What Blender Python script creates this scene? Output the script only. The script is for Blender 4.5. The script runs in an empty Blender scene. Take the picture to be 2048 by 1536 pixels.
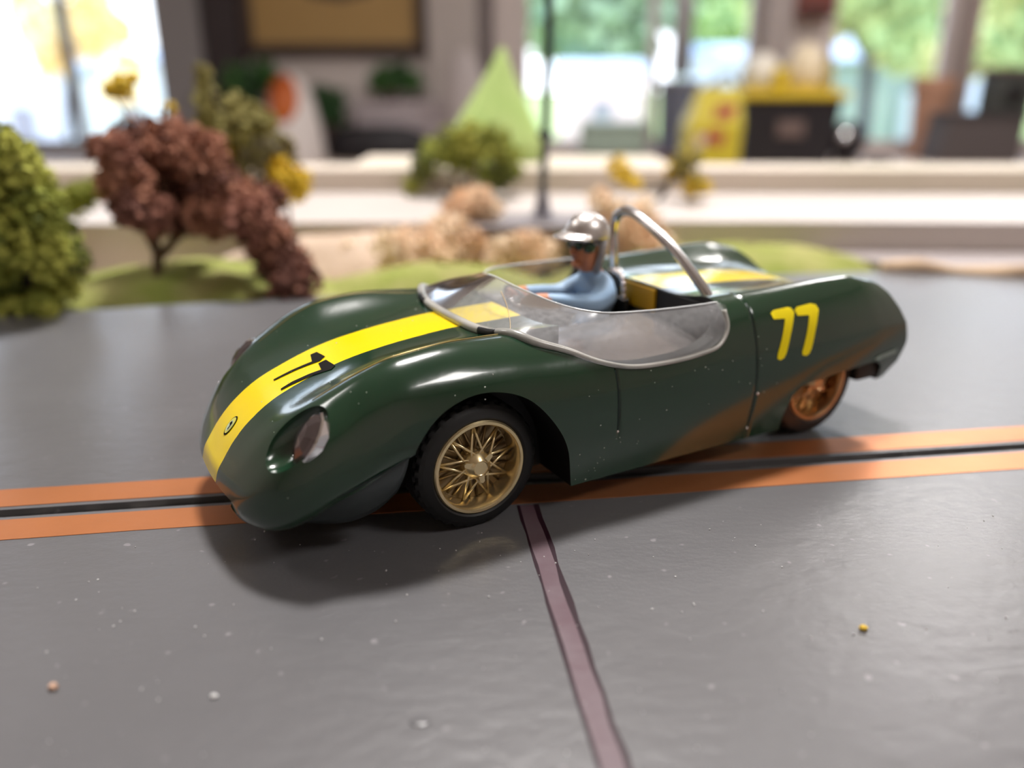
import bpy, bmesh, math, random
from mathutils import Vector, Matrix
from mathutils.bvhtree import BVHTree
from mathutils.geometry import tessellate_polygon
random.seed(7)
D = bpy.data
COL = bpy.context.scene.collection
S = 0.1                     # everything below is written in centimetres; one scene unit is ten of them
R = math.radians
# ------------------------------------------------------------------ camera, sky, lights, exposure
HC, FPX, PITCH = 8.496, 1642.0, R(20.43)
cd = D.cameras.new('camera'); cam = D.objects.new('camera', cd); COL.objects.link(cam)
cam.location = (0, 0, HC*S); cam.rotation_euler = (math.pi/2-PITCH, 0, 0)
cd.sensor_width = 36; cd.lens = FPX/2048*36; cd.clip_start = 0.01; cd.clip_end = 2000
cd.dof.use_dof = True; cd.dof.focus_distance = 1.60; cd.dof.aperture_fstop = 0.69
sc = bpy.context.scene; sc.camera = cam
sc.view_settings.view_transform = 'Standard'; sc.view_settings.look = 'None'
sc.view_settings.gamma = 1; sc.view_settings.use_curve_mapping = False; sc.view_settings.exposure = 0.0
sc.cycles.use_denoising = True
sc.cycles.max_bounces = 10; sc.cycles.transparent_max_bounces = 16
sc.cycles.caustics_reflective = False; sc.cycles.caustics_refractive = False
sc.cycles.sample_clamp_indirect = 6.0

w = D.worlds.new('sky'); sc.world = w; w.use_nodes = True
nt = w.node_tree; nt.nodes.clear()
wo = nt.nodes.new('ShaderNodeOutputWorld'); bg = nt.nodes.new('ShaderNodeBackground')
tc = nt.nodes.new('ShaderNodeTexCoord'); sx = nt.nodes.new('ShaderNodeSeparateXYZ'); cr = nt.nodes.new('ShaderNodeValToRGB')
nt.links.new(tc.outputs['Generated'], sx.inputs[0]); nt.links.new(sx.outputs['Z'], cr.inputs[0])
nt.links.new(cr.outputs[0], bg.inputs[0]); nt.links.new(bg.outputs[0], wo.inputs[0])
e = cr.color_ramp.elements; e[0].position = 0.0; e[0].color = (.95, .97, 1, 1); e[1].position = .8; e[1].color = (.55, .72, 1, 1)
bg.inputs[1].default_value = 3.8
def lamp(name, kind, loc, energy, color, rot=None, target=None, **kw):
    l = D.lights.new(name, kind); l.energy = energy; l.color = color
    for k, v in kw.items(): setattr(l, k, v)
    o = D.objects.new(name, l); COL.objects.link(o); o.location = Vector(loc)*S
    if target is not None: o.rotation_euler = (Vector(target)-Vector(loc)).to_track_quat('-Z', 'Y').to_euler()
    elif rot: o.rotation_euler = rot
    return o
lamp('sun', 'SUN', (0, 900, 900), 6.0, (1, .95, .86), target=(250, 0, -100), angle=R(1.5))
# ceiling lamps in built fixtures; the left and window-side ones added as unseen fill
LAMPS = [(5, 84, 5600), (-170, 60, 1300), (150, -60, 2200), (170, 280, 3400)]
for i, (x, y, en) in enumerate(LAMPS):
    lamp('ceiling_and_fill_light', 'AREA', (x, y, 180), en, (1, .96, .93), rot=(0, 0, 0), shape='RECTANGLE', size=5.8 if i else 3.4, size_y=5.8 if i else 2.2)

# ------------------------------------------------------------------ helpers
def mat(name, col, rough=.5, metal=0., spec=.5, coat=0., noise=None, bump=None, alpha=None, trans=0., emit=None, sub=0.):
    m = D.materials.new(name); m.use_nodes = True; t = m.node_tree; b = t.nodes['Principled BSDF']
    b.inputs['Base Color'].default_value = (*col, 1); b.inputs['Roughness'].default_value = rough
    b.inputs['Metallic'].default_value = metal; b.inputs['Specular IOR Level'].default_value = spec
    b.inputs['Coat Weight'].default_value = coat; b.inputs['Coat Roughness'].default_value = .08
    b.inputs['Transmission Weight'].default_value = trans
    if sub: b.inputs['Subsurface Weight'].default_value = sub; b.inputs['Subsurface Radius'].default_value = (.05, .05, .05)
    if emit: b.inputs['Emission Color'].default_value = (*emit[0], 1); b.inputs['Emission Strength'].default_value = emit[1]
    tcn = None
    if noise or bump:
        tcn = t.nodes.new('ShaderNodeTexCoord')
    if noise:                                 # (scale, second colour, contrast lo, hi)
        n = t.nodes.new('ShaderNodeTexNoise'); n.inputs['Scale'].default_value = noise[0]; n.inputs['Detail'].default_value = 6
        r = t.nodes.new('ShaderNodeValToRGB'); r.color_ramp.elements[0].position = noise[2]; r.color_ramp.elements[1].position = noise[3]
        r.color_ramp.elements[0].color = (*col, 1); r.color_ramp.elements[1].color = (*noise[1], 1)
        t.links.new(tcn.outputs['Object'], n.inputs['Vector']); t.links.new(n.outputs[0], r.inputs[0]); t.links.new(r.outputs[0], b.inputs['Base Color'])
    if bump:                                  # (scale, strength, distance)
        n = t.nodes.new('ShaderNodeTexNoise'); n.inputs['Scale'].default_value = bump[0]; n.inputs['Detail'].default_value = 5
        bm_ = t.nodes.new('ShaderNodeBump'); bm_.inputs['Strength'].default_value = bump[1]; bm_.inputs['Distance'].default_value = bump[2]
        t.links.new(tcn.outputs['Object'], n.inputs['Vector']); t.links.new(n.outputs[0], bm_.inputs['Height']); t.links.new(bm_.outputs[0], b.inputs['Normal'])
    return m
def tag(o, label, cat=None, group=None, kind=None):
    if label: o['label'] = label
    if cat: o['category'] = cat
    if group: o['group'] = group
    if kind: o['kind'] = kind
    return o
def link(name, me, parent=None):
    o = D.objects.new(name, me); COL.objects.link(o)
    if parent is not None: o.parent = parent
    return o
def empty(name, loc=(0, 0, 0), rz=0):
    o = link(name, None); o.location = Vector(loc)*S; o.rotation_euler = (0, 0, rz); o.empty_display_size = .1
    return o
class MB:
    """collects shapes given in centimetres, then links them as ONE mesh object"""
    def __init__(s): s.v = []; s.f = []; s.m = []; s.cur = 0
    def add(s, vs, fs):
        b = len(s.v); s.v += [tuple(v) for v in vs]; s.f += [tuple(i+b for i in f) for f in fs]; s.m += [s.cur]*len(fs); return s
    def box(s, x0, x1, y0, y1, z0, z1, b=0.):
        if b <= 0:
            v = [(x, y, z) for x in (x0, x1) for y in (y0, y1) for z in (z0, z1)]
            return s.add(v, [(0, 1, 3, 2), (4, 6, 7, 5), (0, 4, 5, 1), (2, 3, 7, 6), (0, 2, 6, 4), (1, 5, 7, 3)])
        m = bmesh.new(); bmesh.ops.create_cube(m, size=1)
        for v in m.verts: v.co = Vector(((x0+x1)/2+v.co.x*(x1-x0), (y0+y1)/2+v.co.y*(y1-y0), (z0+z1)/2+v.co.z*(z1-z0)))
        bmesh.ops.bevel(m, geom=m.edges[:], offset=b, segments=2, affect='EDGES', profile=.5)
        m.verts.index_update(); s.add([v.co[:] for v in m.verts], [[v.index for v in f.verts] for f in m.faces]); m.free(); return s
    def lathe(s, prof, n=32, M=None, close=False, mod=None, cap=True):
        M = M or Matrix(); vs = []
        for r, z in prof:
            for i in range(n):
                a = 2*math.pi*i/n; rr = r if mod is None else mod(r, z, i)
                vs.append(M @ Vector((rr*math.cos(a), rr*math.sin(a), z)))
        k = len(prof); fs = []
        for j in range(k if close else k-1):
            j2 = (j+1) % k
            for i in range(n): fs.append((j*n+i, j*n+(i+1) % n, j2*n+(i+1) % n, j2*n+i))
        if not close and cap:
            if prof[0][0] > 1e-6: fs.append(tuple(range(n))[::-1])
            if prof[-1][0] > 1e-6: fs.append(tuple((k-1)*n+i for i in range(n)))
        return s.add(vs, fs)
    def tube(s, pts, rad, n=10, cap=True):
        pts = [Vector(p) for p in pts]; rad = rad if isinstance(rad, (list, tuple)) else [rad]*len(pts); vs = []; up = None
        for i, p in enumerate(pts):
            t = (pts[min(i+1, len(pts)-1)]-pts[max(i-1, 0)]).normalized()
            if up is None: up = t.orthogonal().normalized()
            up = (up-t*up.dot(t)).normalized(); sd = t.cross(up)
            for k in range(n):
                a = 2*math.pi*k/n; vs.append(p+(up*math.cos(a)+sd*math.sin(a))*rad[i])
        fs = [(i*n+k, i*n+(k+1) % n, (i+1)*n+(k+1) % n, (i+1)*n+k) for i in range(len(pts)-1) for k in range(n)]
        if cap: fs += [tuple(range(n))[::-1], tuple((len(pts)-1)*n+k for k in range(n))]
        return s.add(vs, fs)
    def ball(s, c, r, n=16, m=10, M=None, wob=0., seed=0):
        r = r if isinstance(r, (list, tuple)) else (r, r, r); M = M or Matrix(); rn = random.Random(seed)
        vs = [M @ Vector((0, 0, r[2]))+Vector(c)]
        for j in range(1, m):
            for i in range(n):
                a = 2*math.pi*i/n; b = math.pi*j/m; k = 1+wob*(rn.random()-.5)
                vs.append(M @ Vector((r[0]*k*math.sin(b)*math.cos(a), r[1]*k*math.sin(b)*math.sin(a), r[2]*k*math.cos(b)))+Vector(c))
        vs.append(M @ Vector((0, 0, -r[2]))+Vector(c)); L = len(vs)-1; fs = [(0, 1+i, 1+(i+1) % n) for i in range(n)]
        for j in range(m-2):
            for i in range(n): fs.append((1+j*n+i, 1+(j+1)*n+i, 1+(j+1)*n+(i+1) % n, 1+j*n+(i+1) % n))
        fs += [(L, 1+(m-2)*n+(i+1) % n, 1+(m-2)*n+i) for i in range(n)]
        return s.add(vs, fs)
    def prism(s, poly, z0, z1):
        n = len(poly); v = [(x, y, z0) for x, y in poly]+[(x, y, z1) for x, y in poly]
        return s.add(v, [tuple(range(n))[::-1], tuple(range(n, 2*n))]+[(i, (i+1) % n, n+(i+1) % n, n+i) for i in range(n)])
    def build(s, name, m, parent=None, smooth=False, auto=None):
        me = D.meshes.new(name); me.from_pydata([(x*S, y*S, z*S) for x, y, z in s.v], [], s.f)
        for mm in (m if isinstance(m, (list, tuple)) else [m]): me.materials.append(mm)
        b = bmesh.new(); b.from_mesh(me); bmesh.ops.recalc_face_normals(b, faces=b.faces[:]) ; b.to_mesh(me); b.free()
        me.polygons.foreach_set('material_index', s.m)
        if smooth or auto is not None:
            me.polygons.foreach_set('use_smooth', [True]*len(me.polygons))
            if auto is not None: me.set_sharp_from_angle(angle=R(auto))
        me.update()
        return link(name, me, parent)
def axis_M(o, d, up=(0, 0, 1)):
    """matrix whose local Z looks along d, origin o"""
    q = Vector(d).to_track_quat('Z', 'Y'); return Matrix.Translation(Vector(o)) @ q.to_matrix().to_4x4()
def interp(xs, ys, x):
    if x <= xs[0]: return ys[0]
    for i in range(len(xs)-1):
        if x <= xs[i+1]: return ys[i]+(ys[i+1]-ys[i])*(x-xs[i])/(xs[i+1]-xs[i])
    return ys[-1]
def pchip(xs, ys):
    n = len(xs); h = [xs[i+1]-xs[i] for i in range(n-1)]; d = [(ys[i+1]-ys[i])/h[i] for i in range(n-1)]; m = [0]*n
    m[0] = d[0]; m[-1] = d[-1]
    for i in range(1, n-1):
        if d[i-1]*d[i] > 0:
            a = 2*h[i]+h[i-1]; b = h[i]+2*h[i-1]; m[i] = (a+b)/(a/d[i-1]+b/d[i])
    def f(x):
        if x <= xs[0]: return ys[0]
        if x >= xs[-1]: return ys[-1]
        i = 0
        while x > xs[i+1]: i += 1
        t = (x-xs[i])/h[i]
        return (2*t**3-3*t*t+1)*ys[i]+(t**3-2*t*t+t)*h[i]*m[i]+(-2*t**3+3*t*t)*ys[i+1]+(t**3-t*t)*h[i]*m[i+1]
    return f
def crom(P, n):
    """smooth curve through P, n samples per span (centripetal Catmull-Rom)"""
    P = [Vector(p) for p in P]; Q = [P[0]*2-P[1]]+P+[P[-1]*2-P[-2]]; out = []
    for i in range(1, len(Q)-2):
        p0, p1, p2, p3 = Q[i-1:i+3]
        t1 = max((p1-p0).length, 1e-6)**.5; t2 = t1+max((p2-p1).length, 1e-6)**.5; t3 = t2+max((p3-p2).length, 1e-6)**.5
        for k in range(n):
            t = t1+(t2-t1)*k/n
            a1 = p0*((t1-t)/t1)+p1*(t/t1); a2 = p1*((t2-t)/(t2-t1))+p2*((t-t1)/(t2-t1)); a3 = p2*((t3-t)/(t3-t2))+p3*((t-t2)/(t3-t2))
            b1 = a1*((t2-t)/t2)+a2*(t/t2); b2 = a2*((t3-t)/(t3-t1))+a3*((t-t1)/(t3-t1))
            out.append(b1*((t2-t)/(t2-t1))+b2*((t-t1)/(t2-t1)))
    out.append(P[-1].copy()); return out
def boolean(o, cutter, op='DIFFERENCE'):
    md = o.modifiers.new('b', 'BOOLEAN'); md.operation = op; md.object = cutter; md.solver = 'EXACT'
    bake(o); me = cutter.data; D.objects.remove(cutter); D.meshes.remove(me)
def bake(o):
    bpy.context.view_layer.update(); dg = bpy.context.evaluated_depsgraph_get()
    me = D.meshes.new_from_object(o.evaluated_get(dg)); old = o.data; o.modifiers.clear(); o.data = me; me.name = old.name; D.meshes.remove(old)

# ------------------------------------------------------------------ materials
def track_mat():
    m = mat('track_grey', (.17, .17, .178), .36, spec=.55)
    t = m.node_tree; b = t.nodes['Principled BSDF']; tc = t.nodes.new('ShaderNodeTexCoord')
    n1 = t.nodes.new('ShaderNodeTexNoise'); n1.inputs['Scale'].default_value = .9; n1.inputs['Detail'].default_value = 4
    r1 = t.nodes.new('ShaderNodeValToRGB'); r1.color_ramp.elements[0].color = (.108, .106, .111, 1); r1.color_ramp.elements[1].color = (.138, .136, .142, 1)
    r1.color_ramp.elements[0].position = .3; r1.color_ramp.elements[1].position = .7
    # specks
    v = t.nodes.new('ShaderNodeTexNoise'); v.inputs['Scale'].default_value = 38; v.inputs['Detail'].default_value = 1
    r2 = t.nodes.new('ShaderNodeValToRGB'); r2.color_ramp.elements[0].position = .72; r2.color_ramp.elements[1].position = .78
    mx = t.nodes.new('ShaderNodeMixRGB'); mx.inputs[2].default_value = (.22, .21, .22, 1)
    t.links.new(tc.outputs['Object'], n1.inputs['Vector']); t.links.new(tc.outputs['Object'], v.inputs['Vector'])
    t.links.new(n1.outputs[0], r1.inputs[0]); t.links.new(v.outputs[0], r2.inputs[0]); t.links.new(r2.outputs[0], mx.inputs[0]); t.links.new(r1.outputs[0], mx.inputs[1])
    t.links.new(mx.outputs[0], b.inputs['Base Color'])
    # brushed paint relief: stretched noise + fine grain
    mp = t.nodes.new('ShaderNodeMapping'); mp.inputs['Scale'].default_value = (9, 15, 9); mp.inputs['Rotation'].default_value = (0, 0, R(-8))
    n2 = t.nodes.new('ShaderNodeTexNoise'); n2.inputs['Scale'].default_value = 1.6; n2.inputs['Detail'].default_value = 8; n2.inputs['Roughness'].default_value = .6
    bp = t.nodes.new('ShaderNodeBump'); bp.inputs['Strength'].default_value = .4; bp.inputs['Distance'].default_value = .005
    t.links.new(tc.outputs['Object'], mp.inputs[0]); t.links.new(mp.outputs[0], n2.inputs['Vector']); t.links.new(n2.outputs[0], bp.inputs['Height']); t.links.new(bp.outputs[0], b.inputs['Normal'])
    r3 = t.nodes.new('ShaderNodeMapRange'); r3.inputs['To Min'].default_value = .23; r3.inputs['To Max'].default_value = .40
    t.links.new(n1.outputs[0], r3.inputs['Value']); t.links.new(r3.outputs[0], b.inputs['Roughness'])
    return m
def car_mat():
    """green gloss paint with the yellow centre stripe painted along the body"""
    m = mat('green_body_paint', (.008, .03, .014), .2, spec=.5, coat=.7)
    t = m.node_tree; b = t.nodes['Principled BSDF']; tc = t.nodes.new('ShaderNodeTexCoord'); s = t.nodes.new('ShaderNodeSeparateXYZ')
    t.links.new(tc.outputs['Object'], s.inputs[0])
    sh = t.nodes.new('ShaderNodeMath'); sh.inputs[1].default_value = .004; t.links.new(s.outputs['Y'], sh.inputs[0]); ab = t.nodes.new('ShaderNodeMath'); ab.operation = 'ABSOLUTE'; t.links.new(sh.outputs[0], ab.inputs[0])
    n = t.nodes.new('ShaderNodeTexNoise'); n.inputs['Scale'].default_value = 60; t.links.new(tc.outputs['Object'], n.inputs['Vector'])
    ma = t.nodes.new('ShaderNodeMath'); ma.operation = 'MULTIPLY_ADD'; ma.inputs[1].default_value = .002; t.links.new(n.outputs[0], ma.inputs[0]); t.links.new(ab.outputs[0], ma.inputs[2])
    lt = t.nodes.new('ShaderNodeMath'); lt.operation = 'LESS_THAN'; lt.inputs[1].default_value = .066; t.links.new(ma.outputs[0], lt.inputs[0])
    mx = t.nodes.new('ShaderNodeMixRGB'); t.links.new(lt.outputs[0], mx.inputs[0]); mx.inputs[2].default_value = (.97, .72, .0, 1)
    n3 = t.nodes.new('ShaderNodeTexNoise'); n3.inputs['Scale'].default_value = 3; t.links.new(tc.outputs['Object'], n3.inputs['Vector'])
    cr = t.nodes.new('ShaderNodeValToRGB'); cr.color_ramp.elements[0].color = (.004, .026, .012, 1); cr.color_ramp.elements[1].color = (.009, .042, .017, 1)
    t.links.new(n3.outputs[0], cr.inputs[0]); t.links.new(cr.outputs[0], mx.inputs[1]); t.links.new(mx.outputs[0], b.inputs['Base Color'])
    n2 = t.nodes.new('ShaderNodeTexNoise'); n2.inputs['Scale'].default_value = 45; n2.inputs['Detail'].default_value = 3; t.links.new(tc.outputs['Object'], n2.inputs['Vector'])
    bp = t.nodes.new('ShaderNodeBump'); bp.inputs['Strength'].default_value = .12; bp.inputs['Distance'].default_value = .002
    t.links.new(n2.outputs[0], bp.inputs['Height']); t.links.new(bp.outputs[0], b.inputs['Normal'])
    return m
def pane_mat(name, tint, refl, rough=.02, haze=0.):
    m = D.materials.new(name); m.use_nodes = True; t = m.node_tree; t.nodes.clear()
    o = t.nodes.new('ShaderNodeOutputMaterial'); tr = t.nodes.new('ShaderNodeBsdfTransparent'); gl = t.nodes.new('ShaderNodeBsdfGlossy'); df = t.nodes.new('ShaderNodeBsdfDiffuse')
    tr.inputs[0].default_value = (*tint, 1); gl.inputs['Roughness'].default_value = rough; df.inputs[0].default_value = (.8, .8, .82, 1)
    fr = t.nodes.new('ShaderNodeFresnel'); fr.inputs[0].default_value = refl
    m1 = t.nodes.new('ShaderNodeMixShader'); m2 = t.nodes.new('ShaderNodeMixShader'); m1.inputs[0].default_value = haze
    t.links.new(tr.outputs[0], m1.inputs[1]); t.links.new(df.outputs[0], m1.inputs[2])
    t.links.new(fr.outputs[0], m2.inputs[0]); t.links.new(m1.outputs[0], m2.inputs[1]); t.links.new(gl.outputs[0], m2.inputs[2]); t.links.new(m2.outputs[0], o.inputs[0])
    if haze:   # fine scratches in the hazed plastic
        tc = t.nodes.new('ShaderNodeTexCoord'); n = t.nodes.new('ShaderNodeTexNoise'); n.inputs['Scale'].default_value = 75; n.inputs['Detail'].default_value = 8
        r = t.nodes.new('ShaderNodeMapRange'); r.inputs['From Min'].default_value = .35; r.inputs['From Max'].default_value = .7; r.inputs['To Min'].default_value = haze*.85; r.inputs['To Max'].default_value = haze*1.2
        t.links.new(tc.outputs['Object'], n.inputs['Vector']); t.links.new(n.outputs[0], r.inputs['Value']); t.links.new(r.outputs[0], m1.inputs[0])
    return m
M_track = track_mat()
M_slot = mat('slot_lining', (.05, .047, .044), .8, noise=(30, (.34, .31, .27), .45, .7), bump=(40, .8, .02))
M_copper = mat('copper_tape', (.60, .23, .09), .40, metal=.7, noise=(3, (.48, .18, .07), .35, .75), bump=(14, .3, .004))
M_line = mat('maroon_paint', (.15, .11, .125), .4, noise=(5, (.10, .05, .065), .4, .7), bump=(30, .3, .003))
M_lineedge = mat('dark_maroon_edge', (.022, .006, .012), .35)
M_car = car_mat()
M_green = mat('green_paint_plain', (.008, .034, .016), .22, coat=.3)
M_valance = mat('dark_green_valance', (.040, .050, .052), .38, coat=.1)
M_black = mat('black_plastic', (.006, .006, .006), .5)
M_groove = mat('dark_groove', (.003, .012, .012), .4)
M_yellow = mat('yellow_decal', (1.0, .80, .0), .5, spec=.3)
M_blackdec = mat('black_decal', (.006, .004, .003), .6, spec=.1)
M_ydark = mat('yellow_paint', (.75, .42, .01), .45)
M_gold = mat('gold_plate', (.88, .74, .44), .27, metal=.9, noise=(4, (.74, .58, .32), .3, .8))
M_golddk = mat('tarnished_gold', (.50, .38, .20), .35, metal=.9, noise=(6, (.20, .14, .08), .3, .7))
M_rubber = mat('tyre_rubber', (.007, .007, .007), .55, bump=(20, .3, .004))
M_rubdust = mat('dusty_tyre_rubber', (.035, .020, .013), .5, bump=(20, .3, .004))
M_chrome = mat('chrome', (.86, .86, .88), .08, metal=1.)
M_silver = mat('silver_paint', (.70, .66, .64), .36, metal=1.)
M_bar = mat('brushed_tube', (.62, .60, .60), .22, metal=1.)
M_lens = mat('faceted_lens', (.16, .13, .13), .08, metal=.8)
M_cover = mat('silver_cockpit_cover', (.46, .42, .42), .20, metal=.85, bump=(3, .35, .02))
M_screen = pane_mat('clear_windscreen', (.95, .97, .955), 1.12, .16, haze=.24)
M_rim = mat('milky_glue_edge', (.50, .50, .47), .2, spec=.7, trans=.35, noise=(9, (.74, .72, .67), .4, .6))
M_skin = mat('painted_face', (.72, .31, .16), .45, noise=(7, (.58, .22, .11), .4, .7))
M_blue = mat('pale_blue_shirt', (.32, .50, .74), .5, noise=(6, (.50, .66, .84), .4, .7), bump=(6, .3, .01))
M_goggle = mat('dark_goggles', (.02, .05, .03), .2)
M_strap = mat('grey_strap', (.35, .33, .34), .5)
M_pin = mat('bead_metal', (.75, .68, .66), .2, metal=1.)

# ------------------------------------------------------------------ setting: the painted track board with its slot
ANG = math.atan(.1435); CX, CY = 0., 16.60        # slot centre line passes here
sd = Vector((math.cos(ANG), math.sin(ANG))); sn = Vector((-math.sin(ANG), math.cos(ANG)))
def onslot(t, o): p = Vector((CX, CY))+sd*t+sn*o; return (p.x, p.y)
far_edge = [(-95, 16), (-60, 21), (-40, 26.5), (-28, 28.7), (-19.5, 30.3), (-14, 31.8), (-8, 33.1), (0, 34.4), (8.4, 36.2), (13, 37.4), (17.2, 37.9), (23, 36.6), (32, 35.5), (50, 35), (95, 38)]
a0, a1 = onslot(-95, .17), onslot(95, .17); b0, b1 = onslot(-95, -.17), onslot(95, -.17)
tb = MB()
tb.prism([a0, a1]+[(x, y) for x, y in far_edge[::-1]], -1.8, 0)
tb.prism([(-95, -22), (95, -22), b1, b0], -1.8, 0)
board = tb.build('floor_track_board', M_track); tag(board, None, kind='structure')
m = MB(); m.prism([onslot(-94, -.17), onslot(94, -.17), onslot(94, .17), onslot(-94, .17)], -1.6, -.17)
m.build('slot_bottom', M_slot, board)
for s_ in (1, -1):
    m = MB(); o0, o1 = (.30, 1.12) if s_ > 0 else (-1.12, -.30)
    n = 120; row = []
    rn = random.Random(3+s_)
    for i in range(n+1):
        t = -94+188*i/n; row.append((onslot(t, o0+(rn.random()-.5)*.02), onslot(t, o1+(rn.random()-.5)*.02)))
    vs = [(p[0], p[1], z) for r_ in row for p in r_ for z in (-.02, .012)]
    fs = []
    for i in range(n):
        k = i*4; fs += [(k+1, k+5, k+7, k+3), (k, k+4, k+5, k+1), (k+2, k+3, k+7, k+6)]
    m.add(vs, fs); m.build('copper_tape', M_copper, board)
def lane(t0, t1, o, wd, z, mt, name, seed, jag):
    m = MB(); rn = random.Random(seed); n = 60; vs = []
    for i in range(n+1):
        y = t0+(t1-t0)*i/n; c = Vector((CX, CY))+sn*y+sd*(o+.0)
        for k in (-wd/2+(rn.random()-.5)*jag, wd/2+(rn.random()-.5)*jag):
            p = c+sd*k; vs.append((p.x, p.y, z))
    m.add(vs, [(2*i, 2*i+1, 2*i+3, 2*i+2) for i in range(n)])
    return m.build(name, mt, board)
ol = .155
lane(-36, -1.2, ol, .38, .006, M_line, 'lane_line', 1, .02)
lane(-36, -1.2, ol-.195, .055, .009, M_lineedge, 'lane_line_edge', 2, .03)
lane(-36, -1.2, ol+.19, .085, .009, M_lineedge, 'lane_line_edge', 5, .05)

# ------------------------------------------------------------------ the slot car
CAR = empty('slot_car', (-2.037, 16.991, 0), R(29.65))
tag(CAR, 'dark green open-cockpit slot car with yellow centre stripe and number 77', 'toy car')
# station rows: Xs, plan shift, then (Y, Z) x7 from the centre line to the bottom edge
ROWS = [
 (-4.62, .5, (0, 1.22), (.8, 1.22), (1.45, 1.21), (1.85, 1.18), (1.95, 1.12), (1.85, 1.05), (1.6, 1.03)),
 (-4.56, .5, (0, 1.43), (.8, 1.43), (1.55, 1.41), (2.05, 1.36), (2.22, 1.16), (2.12, .98), (1.8, .90)),
 (-4.42, .5, (0, 1.66), (.9, 1.67), (1.7, 1.70), (2.35, 1.62), (2.58, 1.25), (2.48, .97), (2.1, .84)),
 (-4.20, .5, (0, 1.97), (1.0, 2.0), (1.9, 2.08), (2.58, 1.98), (2.84, 1.5), (2.75, 1.05), (2.35, .82)),
 (-3.9, .48, (0, 2.28), (1.1, 2.34), (2.08, 2.47), (2.75, 2.30), (2.99, 1.75), (2.94, 1.25), (2.62, .95)),
 (-3.4, .4, (0, 2.65), (1.25, 2.72), (2.28, 2.88), (2.86, 2.62), (3.08, 2.05), (3.07, 1.58), (2.97, 1.38)),
 (-2.8, .3, (0, 2.93), (1.35, 3.0), (2.38, 3.22), (2.9, 2.88), (3.1, 2.3), (3.14, 1.85), (3.08, 1.62)),
 (-2.1, .12, (0, 3.19), (1.4, 3.24), (2.42, 3.53), (2.93, 3.18), (3.15, 2.6), (3.2, 2.2), (3.16, 1.9)),
 (-1.4, 0, (0, 3.35), (1.4, 3.40), (2.42, 3.72), (2.95, 3.36), (3.18, 2.85), (3.24, 2.4), (3.22, 2.15)),
 (-.4, 0, (0, 3.50), (1.4, 3.52), (2.40, 3.80), (2.95, 3.42), (3.2, 2.9), (3.27, 2.0), (3.2, .6)),
 (.6, 0, (0, 3.59), (1.4, 3.58), (2.36, 3.74), (2.93, 3.38), (3.22, 2.8), (3.28, 1.9), (3.2, .6)),
 (1.5, 0, (0, 3.61), (1.4, 3.59), (2.30, 3.68), (2.92, 3.30), (3.22, 2.7), (3.29, 1.8), (3.2, .6)),
 (3.4, 0, (0, 3.65), (1.4, 3.62), (2.35, 3.62), (2.95, 3.22), (3.24, 2.65), (3.32, 1.8), (3.2, .6)),
 (4.8, 0, (0, 3.72), (1.4, 3.70), (2.40, 3.75), (2.92, 3.42), (3.24, 2.8), (3.34, 1.85), (3.2, .6)),
 (6.1, 0, (0, 3.76), (1.4, 3.74), (2.45, 3.88), (2.90, 3.62), (3.20, 3.0), (3.35, 1.95), (3.2, .6)),
 (8.0, 0, (0, 3.70), (1.5, 3.68), (2.50, 3.90), (2.86, 3.68), (3.18, 3.1), (3.36, 2.15), (3.22, .6)),
 (9.6, 0, (0, 3.58), (1.5, 3.58), (2.50, 3.93), (2.83, 3.70), (3.15, 3.15), (3.34, 2.3), (3.2, 1.2)),
 (10.9, 0, (0, 3.36), (1.5, 3.38), (2.48, 3.92), (2.80, 3.68), (3.10, 3.15), (3.28, 2.3), (3.12, 1.15)),
 (11.6, 0, (0, 3.16), (1.5, 3.2), (2.46, 3.86), (2.78, 3.62), (3.05, 3.1), (3.22, 2.25), (3.05, 1.15)),
 (12.4, 0, (0, 2.92), (1.5, 2.98), (2.42, 3.74), (2.72, 3.52), (2.98, 3.0), (3.14, 2.2), (2.95, 1.15)),
]
XS = [r_[0] for r_ in ROWS]
FN = [[pchip(XS, [r_[2+j][k] for r_ in ROWS]) for k in (0, 1)] for j in range(7)]
KN = pchip(XS, [r_[1] for r_ in ROWS])
XEND = lambda z: interp([.9, 1.15, 1.56, 2.1, 2.6, 3.0, 3.4, 3.65, 3.8, 4.0], [11.4, 11.85, 12.25, 12.36, 12.28, 12.05, 11.75, 11.45, 11.15, 10.8], z)
SUBS = 8
def section(xs, off=0.):
    P = [Vector((FN[j][0](xs), FN[j][1](xs))) for j in range(7)]
    P = [Vector((-P[1].x, P[1].y))]+P                       # mirror point keeps the centre smooth
    C = crom(P, SUBS)[SUBS:]; out = []
    k = KN(xs)
    for c in C:
        x = xs+k*(abs(c.x)/3.)**2.2
        if xs > 10.3: x = 10.3+(xs-10.3)/2.1*(XEND(c.y)-10.3)
        out.append(Vector((x, c.x, c.y)))
    return out
stations = []
x = -4.62
while x < 12.4:
    stations.append(x); x += .015 if x < -4.5 else (.05 if x < -3.9 else .1)
stations.append(12.4)
grid = [section(x_) for x_ in stations]; NJ = len(grid[0])
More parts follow.
